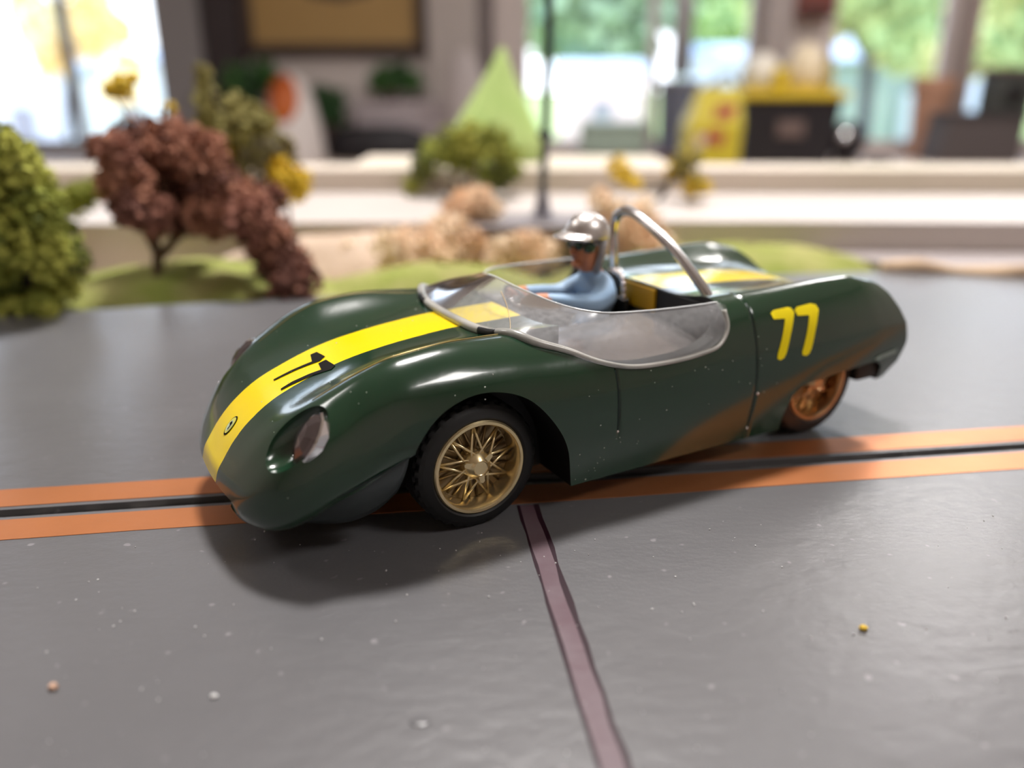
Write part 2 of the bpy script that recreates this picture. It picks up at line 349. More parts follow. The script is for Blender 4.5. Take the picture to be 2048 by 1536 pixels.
# panel grooves pressed into the side: door line and rear panel line
def groove(xc, top, bot, wd=.045, depth=.035):
    for i, x_ in enumerate(stations):
        if abs(x_-xc) < 1e-6: pass
for xg, ztop, zbot in ((3.0, 3.3, 1.62), (6.82, 4.2, .75)):
    for dx in (-.05, -.025, 0, .025, .05):
        stations.append(xg+dx)
stations = sorted(set(round(s_, 4) for s_ in stations)); grid = []
for x_ in stations:
    g_ = section(x_)
    for xg, ztop, zbot in ((3.0, 3.3, 1.62), (6.82, 4.2, .75)):
        d = 1-abs(x_-xg)/.045
        if d > 0:
            for v in g_:
                if zbot < v.z < ztop and abs(v.y) > (2.3 if xg < 5 else 1.9): v.y -= math.copysign(.045*d, v.y)*(1 if v.z < 3.5 else .2); v.z -= .02*d
    grid.append(g_)
nS = len(stations); verts = []; idx = {}
for i in range(nS):
    for s_ in (-1, 1):
        for j in range(NJ):
            if s_ > 0 and j == 0: idx[i, s_, j] = idx[i, -1, 0]; continue
            v = grid[i][j]; idx[i, s_, j] = len(verts); verts.append((v.x, v.y*s_, v.z))
faces = []
for i in range(nS-1):
    for s_ in (-1, 1):
        for j in range(NJ-1):
            q = (idx[i, s_, j], idx[i+1, s_, j], idx[i+1, s_, j+1], idx[i, s_, j+1]); faces.append(q if s_ < 0 else q[::-1])
for i, flip in ((0, True), (nS-1, False)):                    # nose and tail closed by the outline of their own section
    ring_ = [idx[i, -1, j] for j in range(NJ-1, -1, -1)]+[idx[i, 1, j] for j in range(1, NJ)]
    for t_ in tessellate_polygon([[Vector((verts[k][1], verts[k][2], 0)) for k in ring_]]): faces.append(tuple(ring_[k] for k in t_))
skin_faces = list(faces)
for i in range(nS-1): faces.append((idx[i, -1, NJ-1], idx[i+1, -1, NJ-1], idx[i+1, 1, NJ-1], idx[i, 1, NJ-1]))   # underside
bod = MB(); bod.add(verts, faces); body = bod.build('body_shell', [M_car, M_black], CAR, smooth=True)
body_bvh = BVHTree.FromPolygons([Vector(v) for v in verts], skin_faces)
def cut(mbx, m=None):
    c = mbx.build('cutter', m or M_black, CAR); boolean(body, c)
def side_prism(poly, y0, y1):                                # poly in (X, Z)
    m = MB(); n = len(poly)
    m.add([(x, y0, z) for x, z in poly]+[(x, y1, z) for x, z in poly], [tuple(range(n)), tuple(range(n, 2*n))[::-1]]+[(i, n+i, n+(i+1) % n, (i+1) % n) for i in range(n)]); return m
arch_f = [(v.x, v.y) for v in crom([(-1.45, 1.5), (-1.5, 2.12), (-1.08, 2.70), (-.47, 2.98), (.16, 3.0), (.85, 2.75), (1.38, 2.22), (1.75, 1.57), (1.93, .56)], 6)]+[(1.95, -.5), (-1.45, -.5)]
arch_r = [(v.x, v.y) for v in crom([(7.85, .2), (7.86, .58), (8.0, 1.2), (8.25, 1.6), (9.12, 1.70), (10.3, 1.76), (11.2, 1.74), (11.5, 1.5), (11.55, 1.1)], 6)]+[(11.5, -.5), (7.85, -.5)]
for pl in (arch_f, arch_r):
    cut(side_prism(pl, -4, -2.0)); cut(side_prism(pl, 2.0, 4))
# cockpit: the dip of the sides, then the opening in plan
dip = [(v.x, v.y) for v in crom([(1.2, 3.95), (1.55, 3.60), (2.0, 3.36), (2.6, 3.10), (3.36, 2.95), (4.3, 2.91), (5.3, 2.98), (5.85, 3.2), (6.02, 3.55), (6.05, 4.2)], 6)]+[(6.05, 6), (1.2, 6)]
cut(side_prism(dip, -4, -1.9)); cut(side_prism(dip, 1.9, 4))
pl = [(v.x, v.y) for v in crom([(6.05, -2.6), (4.5, -2.75), (3.2, -2.65), (2.5, -2.1), (2.25, -1.4), (2.15, 0), (2.25, 1.4), (2.5, 2.1), (3.2, 2.65), (4.5, 2.75), (6.05, 2.6)], 6)]
m = MB(); m.prism(pl, 1.5, 6); cut(m)
# tucked-in intake under the nose lip
m = MB(); m.ball((-4.72, 0, .74), (.62, 2.2, .44), 48, 24); cut(m, M_valance)
# headlight recesses
HLC = (-3.48, 2.46, 2.62); HLD = Vector((1, 0, .92)).normalized(); HLR = (.42, .47, .78)
def hl_M(sgn):
    zz = Vector((HLD.x, sgn*.12, HLD.z)).normalized(); yy = Vector((0, 1, 0)); xx = yy.cross(zz).normalized(); yy = zz.cross(xx)
    return Matrix((xx, yy, zz)).transposed().to_4x4()
for sg in (-1, 1):
    m = MB(); m.ball((HLC[0], HLC[1]*sg, HLC[2]), HLR, 28, 20, M=hl_M(sg)); cut(m, M_green)
body.data.polygons.foreach_set('use_smooth', [True]*len(body.data.polygons)); body.data.set_sharp_from_angle(angle=R(38))

def on_body(p, d):
    h = body_bvh.ray_cast(Vector(p), Vector(d)); return h[0], h[1]
def decal(name, poly, axis, m, lift=.012, cell=.07, parent=None, side=-1):
    """flat print: a polygon in (X, Y) seen from above or (X, Z) seen from the side, laid on the body skin"""
    b = bmesh.new(); vs = [b.verts.new((x, y, 0)) for x, y in poly]; f = b.faces.new(vs)
    bmesh.ops.triangulate(b, faces=[f])
    x0 = min(p[0] for p in poly); x1 = max(p[0] for p in poly); y0 = min(p[1] for p in poly); y1 = max(p[1] for p in poly)
    for a, lo, hi in ((0, x0, x1), (1, y0, y1)):
        c = lo+cell
        while c < hi:
            n_ = [0, 0, 0]; n_[a] = 1; co = [0, 0, 0]; co[a] = c
            bmesh.ops.bisect_plane(b, geom=b.verts[:]+b.edges[:]+b.faces[:], plane_co=co, plane_no=n_); c += cell
    mb_ = MB(); b.verts.index_update(); out = []
    for v in b.verts:
        if axis == 'Z': h, no = on_body((v.co.x, v.co.y, 8), (0, 0, -1))
        else: h, no = on_body((v.co.x, side*8, v.co.y), (0, -side, 0))
        if h is None: h = Vector((v.co.x, v.co.y, 3)) if axis == 'Z' else Vector((v.co.x, side*3.3, v.co.y)); no = Vector((0, 0, 1))
        up = Vector((0, 0, 1)) if axis == 'Z' else Vector((0, side, 0))
        if no.dot(up) < 0: no = -no
        out.append(h+no*lift)
    mb_.add(out, [[v.index for v in f.verts] for f in b.faces]); b.free()
    return mb_.build(name, m, parent or CAR, smooth=True)
# the numbers
h7a = [(-2.28, .30), (-2.15, .28), (-2.10, -.14), (-2.25, -.24), (-2.66, -.07), (-3.13, .05), (-3.12, .12), (-2.75, .06), (-2.36, -.07)]
h7b = [(-2.30, -.31), (-2.14, -.31), (-2.10, -.78), (-2.22, -.88), (-2.56, -.71), (-2.94, -.60), (-3.15, -.56), (-3.13, -.48), (-2.89, -.47), (-2.57, -.56), (-2.35, -.66)]
def off(poly): return poly
decal('hood_number_seven', h7a, 'Z', M_blackdec); decal('hood_number_seven', h7b, 'Z', M_blackdec)
s7a = [(7.38, 3.49), (7.49, 3.54), (7.94, 3.55), (8.06, 3.52), (8.11, 3.42), (7.87, 2.96), (7.72, 2.6), (7.64, 2.48), (7.52, 2.44), (7.42, 2.49), (7.43, 2.59), (7.78, 3.33), (7.43, 3.36)]
s7b = [(8.15, 3.47), (8.25, 3.52), (8.70, 3.54), (8.86, 3.50), (8.91, 3.39), (8.67, 2.92), (8.52, 2.55), (8.45, 2.45), (8.36, 2.41), (8.23, 2.45), (8.22, 2.54), (8.57, 3.31), (8.19, 3.34)]
for p_ in (s7a, s7b):
    for sg in (-1, 1): decal('side_number_seven', p_, 'Y', M_yellow, side=sg)
def ell(cx, cy, rx, ry, a=0, n=24): return [(cx+rx*math.cos(t)*math.cos(a)-ry*math.sin(t)*math.sin(a), cy+rx*math.cos(t)*math.sin(a)+ry*math.sin(t)*math.cos(a)) for t in [2*math.pi*i/n for i in range(n)]]
em = decal('nose_emblem', ell(-4.09, -.12, .15, .15), 'Z', M_blackdec, .010, .05)
decal('emblem_field', ell(-4.09, -.12, .125, .125), 'Z', mat('emblem_yellow', (.70, .66, .12), .35), .016, .05, em)
decal('emblem_ring', ell(-4.10, -.12, .08, .085), 'Z', mat('emblem_pale', (.55, .66, .50), .35), .020, .05, em)
decal('emblem_letter', [(-4.16, -.17), (-4.05, -.17), (-4.03, -.09), (-4.08, -.06), (-4.10, -.13), (-4.15, -.13)], 'Z', M_blackdec, .024, .05, em)
# panel joint between bonnet and wing, its edge reflection painted gold, near and far
for sg in (-1, 1):
    pts = []
    for i in range(50):
        t = i/49; X = -2.95+4.3*t; Y = sg*(2.0+.28*math.sin(math.pi*min(t*1.2, 1))-.0*t)
        h, no = on_body((X, Y, 8), (0, 0, -1)); pts.append(h+Vector((0, 0, .004)))
    m = MB(); m.tube(pts, [(.010+.008*min(1, min(i, 49-i)/8))*(1 if sg < 0 else .5) for i in range(50)], 6); m.build('bonnet_joint', mat('joint_glint_gold', (.30, .22, .08), .3, metal=.5), CAR, smooth=True)
# dark fill along the two side grooves
for sg in (-1, 1):
    for xg, zt, zb in ((3.0, 2.92, 1.62), (6.82, 3.74, .85)):
        pts = []
        for i in range(26):
            z = zt+(zb-zt)*i/25; h, no = on_body((xg, sg*8, z), (0, -sg, 0))
            if h: pts.append(h+Vector((0, -sg*.004, 0)))
        m = MB(); m.tube(pts, .026, 6); m.build('panel_groove', M_groove, CAR, smooth=True)
        m = MB(); m.ball(pts[-1 if xg < 5 else -1]+Vector((0, sg*.01, 0)), .035, 8, 6); m.build('rivet', M_pin, CAR, smooth=True)
    h, no = on_body((6.88, sg*8, 1.75), (0, -sg, 0))
    m = MB(); m.ball(h, .045, 10, 6); m.build('rivet', M_pin, CAR, smooth=True)
# pale trim strip low on the tail flank
for sg in (-1, 1):
    decal('tail_trim', [(11.0, 1.86), (11.2, 1.93), (11.95, 1.98), (11.95, 1.84), (11.2, 1.80)], 'Y', mat('grey_green_trim', (.26, .34, .31), .35), .018, .1, side=sg)
# headlights: green bowl, chrome body, faceted lens
for sg in (-1, 1):
    c = Vector((HLC[0], HLC[1]*sg, HLC[2])); M_ = hl_M(sg)
    d = Vector((-.80, sg*-.05, .52)).normalized(); o_ = Vector((-3.16, sg*2.52, 2.50))
    q = axis_M(o_, d) @ Matrix.Diagonal((1.16, 1.42, 1.1, 1))
    m = MB(); m.lathe([(.0, -.25), (.30, -.22), (.37, -.05), (.385, .06), (.36, .09), (.33, .07)], 12, q); lampb = m.build('headlight', M_chrome, CAR, auto=30)
    m = MB(); m.lathe([(.345, .06), (.30, .14), (.17, .21), (0, .235)], 8, q @ Matrix.Rotation(.3, 4, 'Z')); m.build('lens', M_lens, lampb)
# front valance under the crease, running round below the nose
vs = []; fs = []; ring = []
top = [(-1.5, 3.02, 2.16), (-2.0, 3.0, 1.98), (-2.6, 2.93, 1.76), (-3.1, 2.82, 1.55), (-3.5, 2.62, 1.35), (-3.85, 2.22, 1.06), (-3.98, 1.7, .92), (-4.05, 1.0, .90), (-4.08, 0, .90)]
bot = [(-1.75, 2.85, 1.25), (-2.1, 2.72, .92), (-2.6, 2.58, .74), (-3.1, 2.3, .70), (-3.5, 1.95, .70), (-3.72, 1.6, .70), (-3.85, 1.2, .70), (-3.92, .7, .70), (-3.95, 0, .70)]
T = crom(top, 4); B = crom(bot, 4)
T = T+[Vector((p.x, -p.y, p.z)) for p in T[-2::-1]]; B = B+[Vector((p.x, -p.y, p.z)) for p in B[-2::-1]]
n = len(T); K = 6
for i in range(n):
    for k in range(K+1):
        t = k/K; p = T[i].lerp(B[i], t); bulge = math.sin(math.pi*t)*.10; q = Vector((p.x+1.5, p.y, 0)).normalized(); vs.append(p+q*bulge)
for i in range(n-1):
    for k in range(K): fs.append((i*(K+1)+k, (i+1)*(K+1)+k, (i+1)*(K+1)+k+1, i*(K+1)+k+1))
m = MB(); m.add(vs, fs); o = m.build('front_valance', M_valance, CAR, smooth=True)
md = o.modifiers.new('s', 'SOLIDIFY'); md.thickness = .006; bake(o)
for sg in (-1, 1):
    pts = [Vector((p[0], sg*(p[1]+.10), p[2]+.0)) for p in crom([(-1.5, 3.10, 2.13), (-2.1, 3.07, 1.89), (-2.8, 2.98, 1.62), (-3.4, 2.80, 1.40), (-3.75, 2.50, 1.10)], 5)]
    m = MB(); m.tube(pts, .022, 6); m.build('valance_groove', M_groove, CAR, smooth=True)
rn = random.Random(44); m = MB()
for i in range(110):
    if i < 16: h, no = on_body((rn.uniform(1.9, 3.6), -8, rn.uniform(.65, 1.5)), (0, 1, 0))
    elif i < 75: h, no = on_body((rn.uniform(-3, 7.5), -8, rn.uniform(1.2, 3.3)), (0, 1, 0))
    else: h, no = on_body((rn.uniform(-3.8, 1.5), rn.uniform(-2.9, 2.2), 8), (0, 0, -1))
    if h is None or (h.x < 2 and h.z < 2.9 and i < 75) or (h.z > 2.85 and 1.2 < h.x < 6.2): continue
    q_ = rn.choice((.008, .010, .012, .016)); m.ball(h, (q_*rn.uniform(.6, 1.8), q_, q_), 5, 4)
tag(m.build('dust_specks', mat('pale_body_dust', (.55, .56, .50), .5), CAR), None, kind='stuff')
# under body: chassis plate, rear pan, guide blade in the slot
m = MB(); m.prism([(-3.9, -1.6), (-3.9, 1.6), (-1.7, 2.2), (-1.7, 1.7), (2.2, 1.7), (2.2, 2.95), (7.6, 2.95), (7.6, 1.8), (10.3, 1.8), (10.3, -1.8), (7.6, -1.8), (7.6, -2.95), (2.2, -2.95), (2.2, -1.7), (-1.7, -1.7), (-1.7, -2.2)], .72, .9)
m.build('chassis', M_black, CAR)
m = MB(); m.box(10.75, 11.7, -3.02, 3.02, 1.2, 1.95, .12); m.build('rear_pan', M_black, CAR, auto=30)
# the guide blade stands where the car's nose meets the slot
gx = -3.0
gw = Vector((-2.037+gx*math.cos(R(29.65)), 16.991+gx*math.sin(R(29.65))))
m = MB(); m.box(-3.6, -2.4, -.06, .06, -.16, .72); m.box(-3.7, -2.2, -.3, .3, .45, .75, .05)
m.build('guide_blade', M_black, CAR)
for X, r_ in ((0, 1.34), (9.5, 1.35)):
    m = MB(); m.tube([(X, -2.6, r_), (X, 2.6, r_)], .12, 12); m.build('axle', M_bar, CAR, smooth=True)

# wheels -----------------------------------------------------------
def wheel(X, sg, Rt, rr, wd, dusty, rot):
    """sg -1 = camera side. local Z of the wheel points outward"""
    out = -sg
    W = Matrix.Translation((X, sg*2.85, Rt)) @ Matrix.Rotation(R(90)*(1 if sg < 0 else -1), 4, 'X') @ Matrix.Rotation(rot, 4, 'Z')
    gold, tyre_m = (M_gold, M_rubber) if not dusty else (M_goldr, M_rubdust)
    m = MB()                                                   # rim: lip, barrel, back disc
    m.lathe([(rr-.02, -.40), (rr, -.05), (rr, .0), (rr-.03, .035), (rr-.085, .03), (rr-.12, -.02), (rr-.14, -.12), (rr-.17, -.38), (.2, -.42), (.0, -.42)], 72, W, cap=False)
    wh = m.build('wheel', gold, CAR, auto=40)
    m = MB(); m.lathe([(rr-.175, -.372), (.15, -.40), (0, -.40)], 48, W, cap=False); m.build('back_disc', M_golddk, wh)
    # tyre with shoulder lugs
    N = 174
    def mod(r, z, i):
        if r > Rt-.05: return r-(.04 if (i//3) % 2 and (z > -.24 or z < -wd+.22) else 0)
        return r
    prof = [(rr-.01, -.12), (rr+.01, .0), (rr+.05, .03), (rr+.10, .015), (rr+.13, -.0), (rr+.2, -.015), (Rt-.13, -.03), (Rt-.06, -.07), (Rt-.005, -.13), (Rt, -.2), (Rt, -.24), (Rt-.008, -.27), (Rt, -.30), (Rt, -wd+.25), (Rt, -wd+.18), (Rt-.01, -wd+.1), (Rt-.12, -wd+.02), (rr+.05, -wd), (rr-.03, -wd+.05)]
    m = MB(); m.lathe(prof, N, W, mod=mod, close=True); m.build('tyre', tyre_m, wh, auto=25)
    # laced spokes: outer rows in crossing pairs, inner rows deeper
    mats = gold
    for k in range(9):
        a = 2*math.pi*k/9
        for dirn in (-1, 1):
            b = a+dirn*.42
            p0 = Vector((.20*math.cos(b+dirn*.5), .20*math.sin(b+dirn*.5), -.06)); p1 = Vector(((rr-.165)*math.cos(a), (rr-.165)*math.sin(a), -.26))
            mm = MB(); mm.tube([W @ p0, W @ ((p0+p1)/2+Vector((0, 0, -.005))), W @ p1], [.030, .030, .036], 6); mm.build('spoke', mats, wh, smooth=True)
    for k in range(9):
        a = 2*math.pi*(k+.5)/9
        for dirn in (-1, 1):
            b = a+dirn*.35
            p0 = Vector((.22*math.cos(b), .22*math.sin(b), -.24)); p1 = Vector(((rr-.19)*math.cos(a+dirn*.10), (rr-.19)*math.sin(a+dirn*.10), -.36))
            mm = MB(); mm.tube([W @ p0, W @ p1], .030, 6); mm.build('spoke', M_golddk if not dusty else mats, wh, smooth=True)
    m = MB(); m.lathe([(.33, -.36), (.31, -.14), (.27, -.06), (.20, .0), (.17, .035), (.155, .045), (.14, .03), (0, .026)], 28, W); hub = m.build('hub', gold, wh, auto=40)
    for k in range(3):                                         # three-eared knock-off nut
        a = 2*math.pi*k/3+.5; A = Matrix.Rotation(a, 4, 'Z'); mm = MB()
        prof = [(.10, -.07), (.33, -.05), (.36, 0), (.33, .05), (.10, .07)]
        vs = [W @ A @ Vector((x, y, z)) for z in (-.05, .0) for x, y in prof]; n = 5
        mm.add(vs, [tuple(range(n))[::-1], tuple(range(n, 2*n))]+[(i, (i+1) % n, n+(i+1) % n, n+i) for i in range(n)]); mm.build('knock_off_ear', gold, wh)
    return wh
M_goldr = mat('coppery_gold', (.66, .44, .24), .30, metal=1.)  # redder, coppery gold of the rear wheels
tag(wheel(0, -1, 1.34, .99, .95, False, .2), None)
wheel(0, 1, 1.34, .99, .95, False, 1.1)
wheel(9.5, -1, 1.35, .97, 1.05, True, .9)
wheel(9.5, 1, 1.35, .97, 1.05, True, .4)

# cockpit ------------------------------------------------------------
m = MB(); m.prism([(p[0]+.0, p[1]*.97) for p in pl], .9, 1.2); m.build('cockpit_floor', M_black, CAR)
# firewall leaning behind the seats, yellow stripe carried down it
m = MB(); m.add([(6.0, -2.75, 3.72), (6.0, 2.75, 3.72), (5.9, 2.75, 1.0), (5.9, -2.75, 1.0), (6.15, -2.75, 3.72), (6.15, 2.75, 3.72), (6.05, 2.75, 1.0), (6.05, -2.75, 1.0)], [(0, 1, 2, 3), (7, 6, 5, 4), (0, 4, 5, 1), (2, 6, 7, 3), (1, 5, 6, 2), (0, 3, 7, 4)])
m.build('firewall', M_black, CAR)
m = MB(); m.box(5.92, 5.99, -.66, .66, 3.15, 3.70); m.build('firewall_stripe', M_ydark, CAR)
# silver passenger-side cover, slightly dished
vs = []; nx, ny = 14, 12
for i in range(nx+1):
    X = 2.3+3.55*i/nx
    y0 = -interp([2.3, 3.0, 4.5, 5.85], [2.2, 2.72, 2.9, 2.75], X)
    for j in range(ny+1):
        t = j/ny; Y = y0+(-.15-y0)*t; vs.append((X, Y, 2.86+.22*math.sin(t*math.pi*.55)-.10*math.sin(math.pi*i/nx)))
m = MB(); m.add(vs, [(i*(ny+1)+j, (i+1)*(ny+1)+j, (i+1)*(ny+1)+j+1, i*(ny+1)+j+1) for i in range(nx) for j in range(ny)])
o = m.build('passenger_cover', M_cover, CAR, smooth=True); md = o.modifiers.new('s', 'SOLIDIFY'); md.thickness = .006; md.offset = 0; bake(o)
# dashboard and steering wheel
m = MB(); m.box(2.45, 2.75, -.1, 2.1, 2.4, 3.45, .08); m.build('dashboard', M_black, CAR, auto=30)
q = axis_M((3.15, 1.0, 3.25), (1, 0, .45)); m = MB(); m.lathe([(.62+.045*math.cos(t), .045*math.sin(t)) for t in [2*math.pi*i/8 for i in range(8)]], 32, q, close=True)
st = m.build('steering_wheel', M_black, CAR, smooth=True)
m = MB()
for k in range(3):
    a = 2*math.pi*k/3+.5; m.tube([q @ Vector((0, 0, -.04)), q @ Vector((.6*math.cos(a), .6*math.sin(a), 0))], .03, 6)
m.lathe([(0, -.08), (.12, -.06), (.12, 0), (0, .02)], 16, q); m.build('wheel_spokes', M_bar, st, smooth=True)
m = MB(); m.tube([(3.15, 1.0, 3.25), (2.4, 1.0, 2.95)], .07, 8); m.build('column', M_black, st)
m = MB(); m.box(5.72, 5.92, .2, 1.9, 1.2, 3.3, .08); m.box(4.3, 5.75, .2, 1.9, 1.2, 1.42, .1); m.build('driver_seat', M_black, CAR, auto=30)
# windscreen: base line and top line from the near rear end round the front to the far rear end
Bh = [(6.02, -2.93, 3.72), (6.04, -3.06, 3.35), (5.75, -3.17, 3.03), (5.2, -3.20, 2.92), (4.3, -3.20, 2.88), (3.36, -3.16, 2.93), (2.65, -3.03, 3.12), (2.0, -2.80, 3.40), (1.3, -2.48, 3.60), (.98, -2.0, 3.66), (.80, -1.25, 3.62), (.74, -.6, 3.62), (.72, 0, 3.62)]
Th = [(6.0, -2.72, 3.86), (5.95, -2.72, 3.87), (5.6, -2.74, 3.88), (5.0, -2.72, 3.89), (4.3, -2.68, 3.91), (3.7, -2.6, 3.93), (3.15, -2.45, 3.95), (2.80, -2.12, 3.98), (2.50, -1.65, 4.05), (2.25, -1.1, 4.16), (2.02, -.6, 4.28), (1.90, -.25, 4.36), (1.87, 0, 4.38)]
Bc = crom(Bh, 6)
for p in Bc:
    if p.x < 2.2:
        h, no = on_body((p.x, p.y, 8), (0, 0, -1)); p.z = max(p.z, h.z+.01) if h else p.z
Tc = crom(Th, 6)
Bc = Bc+[Vector((p.x, -p.y, p.z)) for p in Bc[-2::-1]]; Tc = Tc+[Vector((p.x, -p.y, p.z)) for p in Tc[-2::-1]]
K = 10; n = len(Bc); vs = []
for i in range(n):
    for k in range(K+1):
        t = k/K; p = Bc[i].lerp(Tc[i], t); nrm = Vector((p.x-4.2, p.y*1.0, 1.2)); nrm.normalize(); vs.append(p+nrm*(.12*math.sin(math.pi*t)))
m = MB(); m.add(vs, [(i*(K+1)+k, (i+1)*(K+1)+k, (i+1)*(K+1)+k+1, i*(K+1)+k+1) for i in range(n-1) for k in range(K)])
ws = m.build('windscreen', M_screen, CAR, smooth=True)
m = MB(); m.tube([p+Vector((0, 0, .02)) for p in Bc], [.055+.045*max(0, min(1, (2.4-p.x)/1.2)) for p in Bc], 8); m.build('screen_base_bead', M_rim, ws, smooth=True)
m = MB(); m.tube(Tc, .022, 6); m.build('screen_top_edge', mat('clear_edge', (.75, .78, .80), .1, spec=.8), ws, smooth=True)
for lo, hi in ((55, 60), (84, 89)):
    m = MB(); m.tube([Bc[i]+Vector((-.01, 0, .02)) for i in range(lo, hi)], .098, 8); m.build('black_tape_piece', M_black, ws, smooth=True)
# a fine hair-line crack in the plastic
m = MB(); cp = []
for i, (a, t) in enumerate([(52, .05), (54, .35), (57, .6), (61, .85)]):
    k = min(int(t*K), K); cp.append(Vector(vs[a*(K+1)+k])+Vector((0, 0, .01)))
m.tube(crom(cp, 4), .008, 5); m.build('hairline_crack', mat('crack_tan', (.6, .45, .25), .4), ws, smooth=True)
# roll bar
m = MB(); rb = crom([(6.35, -2.2, 3.70), (6.33, -1.85, 4.0), (6.3, -.8, 4.70), (6.3, .18, 5.14), (6.3, .75, 5.32), (6.3, 1.15, 5.33), (6.3, 1.48, 5.15), (6.3, 1.6, 4.8), (6.32, 1.58, 4.3), (6.35, 1.56, 3.65)], 8)
m.tube(rb, .125, 14); m.build('roll_bar', M_bar, CAR, smooth=True)
for y in (-2.2, 1.56):
    m = MB(); m.lathe([(.24, 0), (.24, .05), (.16, .09), (.13, .12)], 20, Matrix.Translation((6.35, y, 3.68))); m.build('roll_bar_foot', M_bar, CAR, auto=40)

# the driver: one continuous body, seated, arms out to the wheel ------
DRV = empty('driver_figure', (0, 0, 0)); DRV.location = CAR.location; DRV.rotation_euler = CAR.rotation_euler
tag(DRV, 'small driver figure in a silver helmet and pale blue shirt seated in the cockpit', 'figure')
me = D.meshes.new('torso')
J = [((5.15, 1.0, 1.85), .50), ((5.3, 1.0, 2.5), .50), ((5.4, 1.0, 3.05), .50), ((5.38, 1.0, 3.45), .38), ((5.22, 1.0, 3.85), .27), ((5.06, 1.0, 4.2), .34), ((5.0, 1.0, 4.65), .38), ((5.04, 1.0, 5.0), .32),
     ((5.40, .42, 3.52), .33), ((4.75, .18, 3.30), .29), ((4.05, .32, 3.42), .22), ((3.45, .55, 3.52), .16), ((3.25, .58, 3.55), .14),
     ((5.40, 1.58, 3.52), .33), ((4.8, 1.78, 3.22), .27), ((4.1, 1.65, 3.38), .21), ((3.45, 1.45, 3.52), .15), ((3.25, 1.42, 3.55), .14),
     ((4.6, .72, 1.85), .36), ((3.9, .7, 2.35), .30), ((3.0, .7, 1.6), .22), ((4.6, 1.28, 1.85), .36), ((3.9, 1.3, 2.35), .30), ((3.0, 1.3, 1.6), .22)]
ED = [(0, 1), (1, 2), (2, 3), (3, 4), (4, 5), (5, 6), (6, 7), (3, 8), (8, 9), (9, 10), (10, 11), (11, 12), (3, 13), (13, 14), (14, 15), (15, 16), (16, 17), (0, 18), (18, 19), (19, 20), (0, 21), (21, 22), (22, 23)]
me.from_pydata([tuple(c*S for c in p) for p, r_ in J], ED, []); me.materials.append(M_blue); me.materials.append(M_skin)
tor = link('body', me, DRV)
md = tor.modifiers.new('k', 'SKIN'); md.use_smooth_shade = True
for i, (p, r_) in enumerate(J):
    me.skin_vertices[0].data[i].radius = (r_*S, r_*S*(.9 if i < 4 else 1)); me.skin_vertices[0].data[i].use_root = (i == 0)
md = tor.modifiers.new('u', 'SUBSURF'); md.levels = 2; md.render_levels = 2; bake(tor)
if len(tor.data.materials) < 2:
    tor.data.materials.clear(); tor.data.materials.append(M_blue); tor.data.materials.append(M_skin)
for p in tor.data.polygons:
    c = p.center/S; p.material_index = 1 if (c.z > 3.98 and c.x > 4.5) or c.x < 3.6 and c.z > 3.2 else 0; p.use_smooth = True
# hands: palm with five fingers closed on the wheel rim
for hy in (.58, 1.42):
    m = MB(); m.ball((3.22, hy, 3.54), (.15, .10, .13), 12, 8)
    for k in range(4):
        z = 3.63-.055*k; m.tube([(3.2, hy, z), (3.05, hy-.03, z+.01), (2.98, hy+.05, z), (3.05, hy+.12, z-.01)], [.035, .033, .03, .024], 6)
    m.tube([(3.25, hy, 3.62), (3.2, hy+.12, 3.68), (3.1, hy+.14, 3.66)], [.04, .035, .028], 6)
    m.build('hand', M_skin, DRV, smooth=True)
# face relief: nose, chin, mouth, goggles
m = MB(); m.ball((4.64, 1.0, 4.50), (.09, .07, .11), 10, 8); m.ball((4.76, 1.0, 4.16), (.13, .16, .11), 10, 8); m.build('nose_and_chin', M_skin, DRV, smooth=True)
m = MB(); m.tube([(4.68, .90, 4.34), (4.645, 1.0, 4.335), (4.68, 1.10, 4.34)], .02, 6); m.build('mouth', mat('lip_brown', (.2, .05, .04), .5), DRV, smooth=True)
m = MB()
for y in (.84, 1.16): m.ball((4.70, y, 4.66), (.08, .17, .13), 14, 10)
m.ball((4.88, .62, 4.62), (.19, .07, .14), 12, 8)
m.ball((4.88, 1.38, 4.62), (.19, .07, .14), 12, 8); gg = m.build('goggles', M_goggle, DRV, smooth=True)
m = MB(); m.lathe([(.41, -.06), (.425, -.04), (.425, .04), (.41, .06)], 32, Matrix.Translation((5.04, 1.0, 4.70))); m.build('goggle_strap', M_strap, gg, smooth=True)
m = MB()                                              # helmet shell with turned-up rim
prof = [(.53, 0), (.545, .03), (.54, .12), (.51, .27), (.44, .41), (.33, .52), (.18, .59), (0, .61)]
HM = Matrix.Translation((5.05, 1.0, 4.80)) @ Matrix.Rotation(R(4), 4, 'Y') @ Matrix.Diagonal((1.08, .98, 1, 1))
m.lathe(prof, 36, HM); hel = m.build('helmet', M_silver, DRV, smooth=True)
vs = []; n1, n2 = 18, 5                                # peak
for i in range(n1+1):
    a = math.pi-R(72)+R(144)*i/n1
    for j in range(n2+1):
        t = j/n2; r_ = .52+.30*t*math.sin(math.pi*i/n1)**.6
        vs.append(HM @ Vector((r_*math.cos(a), r_*math.sin(a), .10-.13*t)))
m = MB(); m.add(vs, [(i*(n2+1)+j, (i+1)*(n2+1)+j, (i+1)*(n2+1)+j+1, i*(n2+1)+j+1) for i in range(n1) for j in range(n2)])
o = m.build('helmet_peak', M_silver, hel, smooth=True); md = o.modifiers.new('s', 'SOLIDIFY'); md.thickness = .005; bake(o)
m = MB(); m.tube([(5.25, .56, 4.78), (5.22, .58, 4.4), (5.12, .68, 3.98)], .10, 8); m.build('chin_strap', M_strap, DRV, smooth=True)
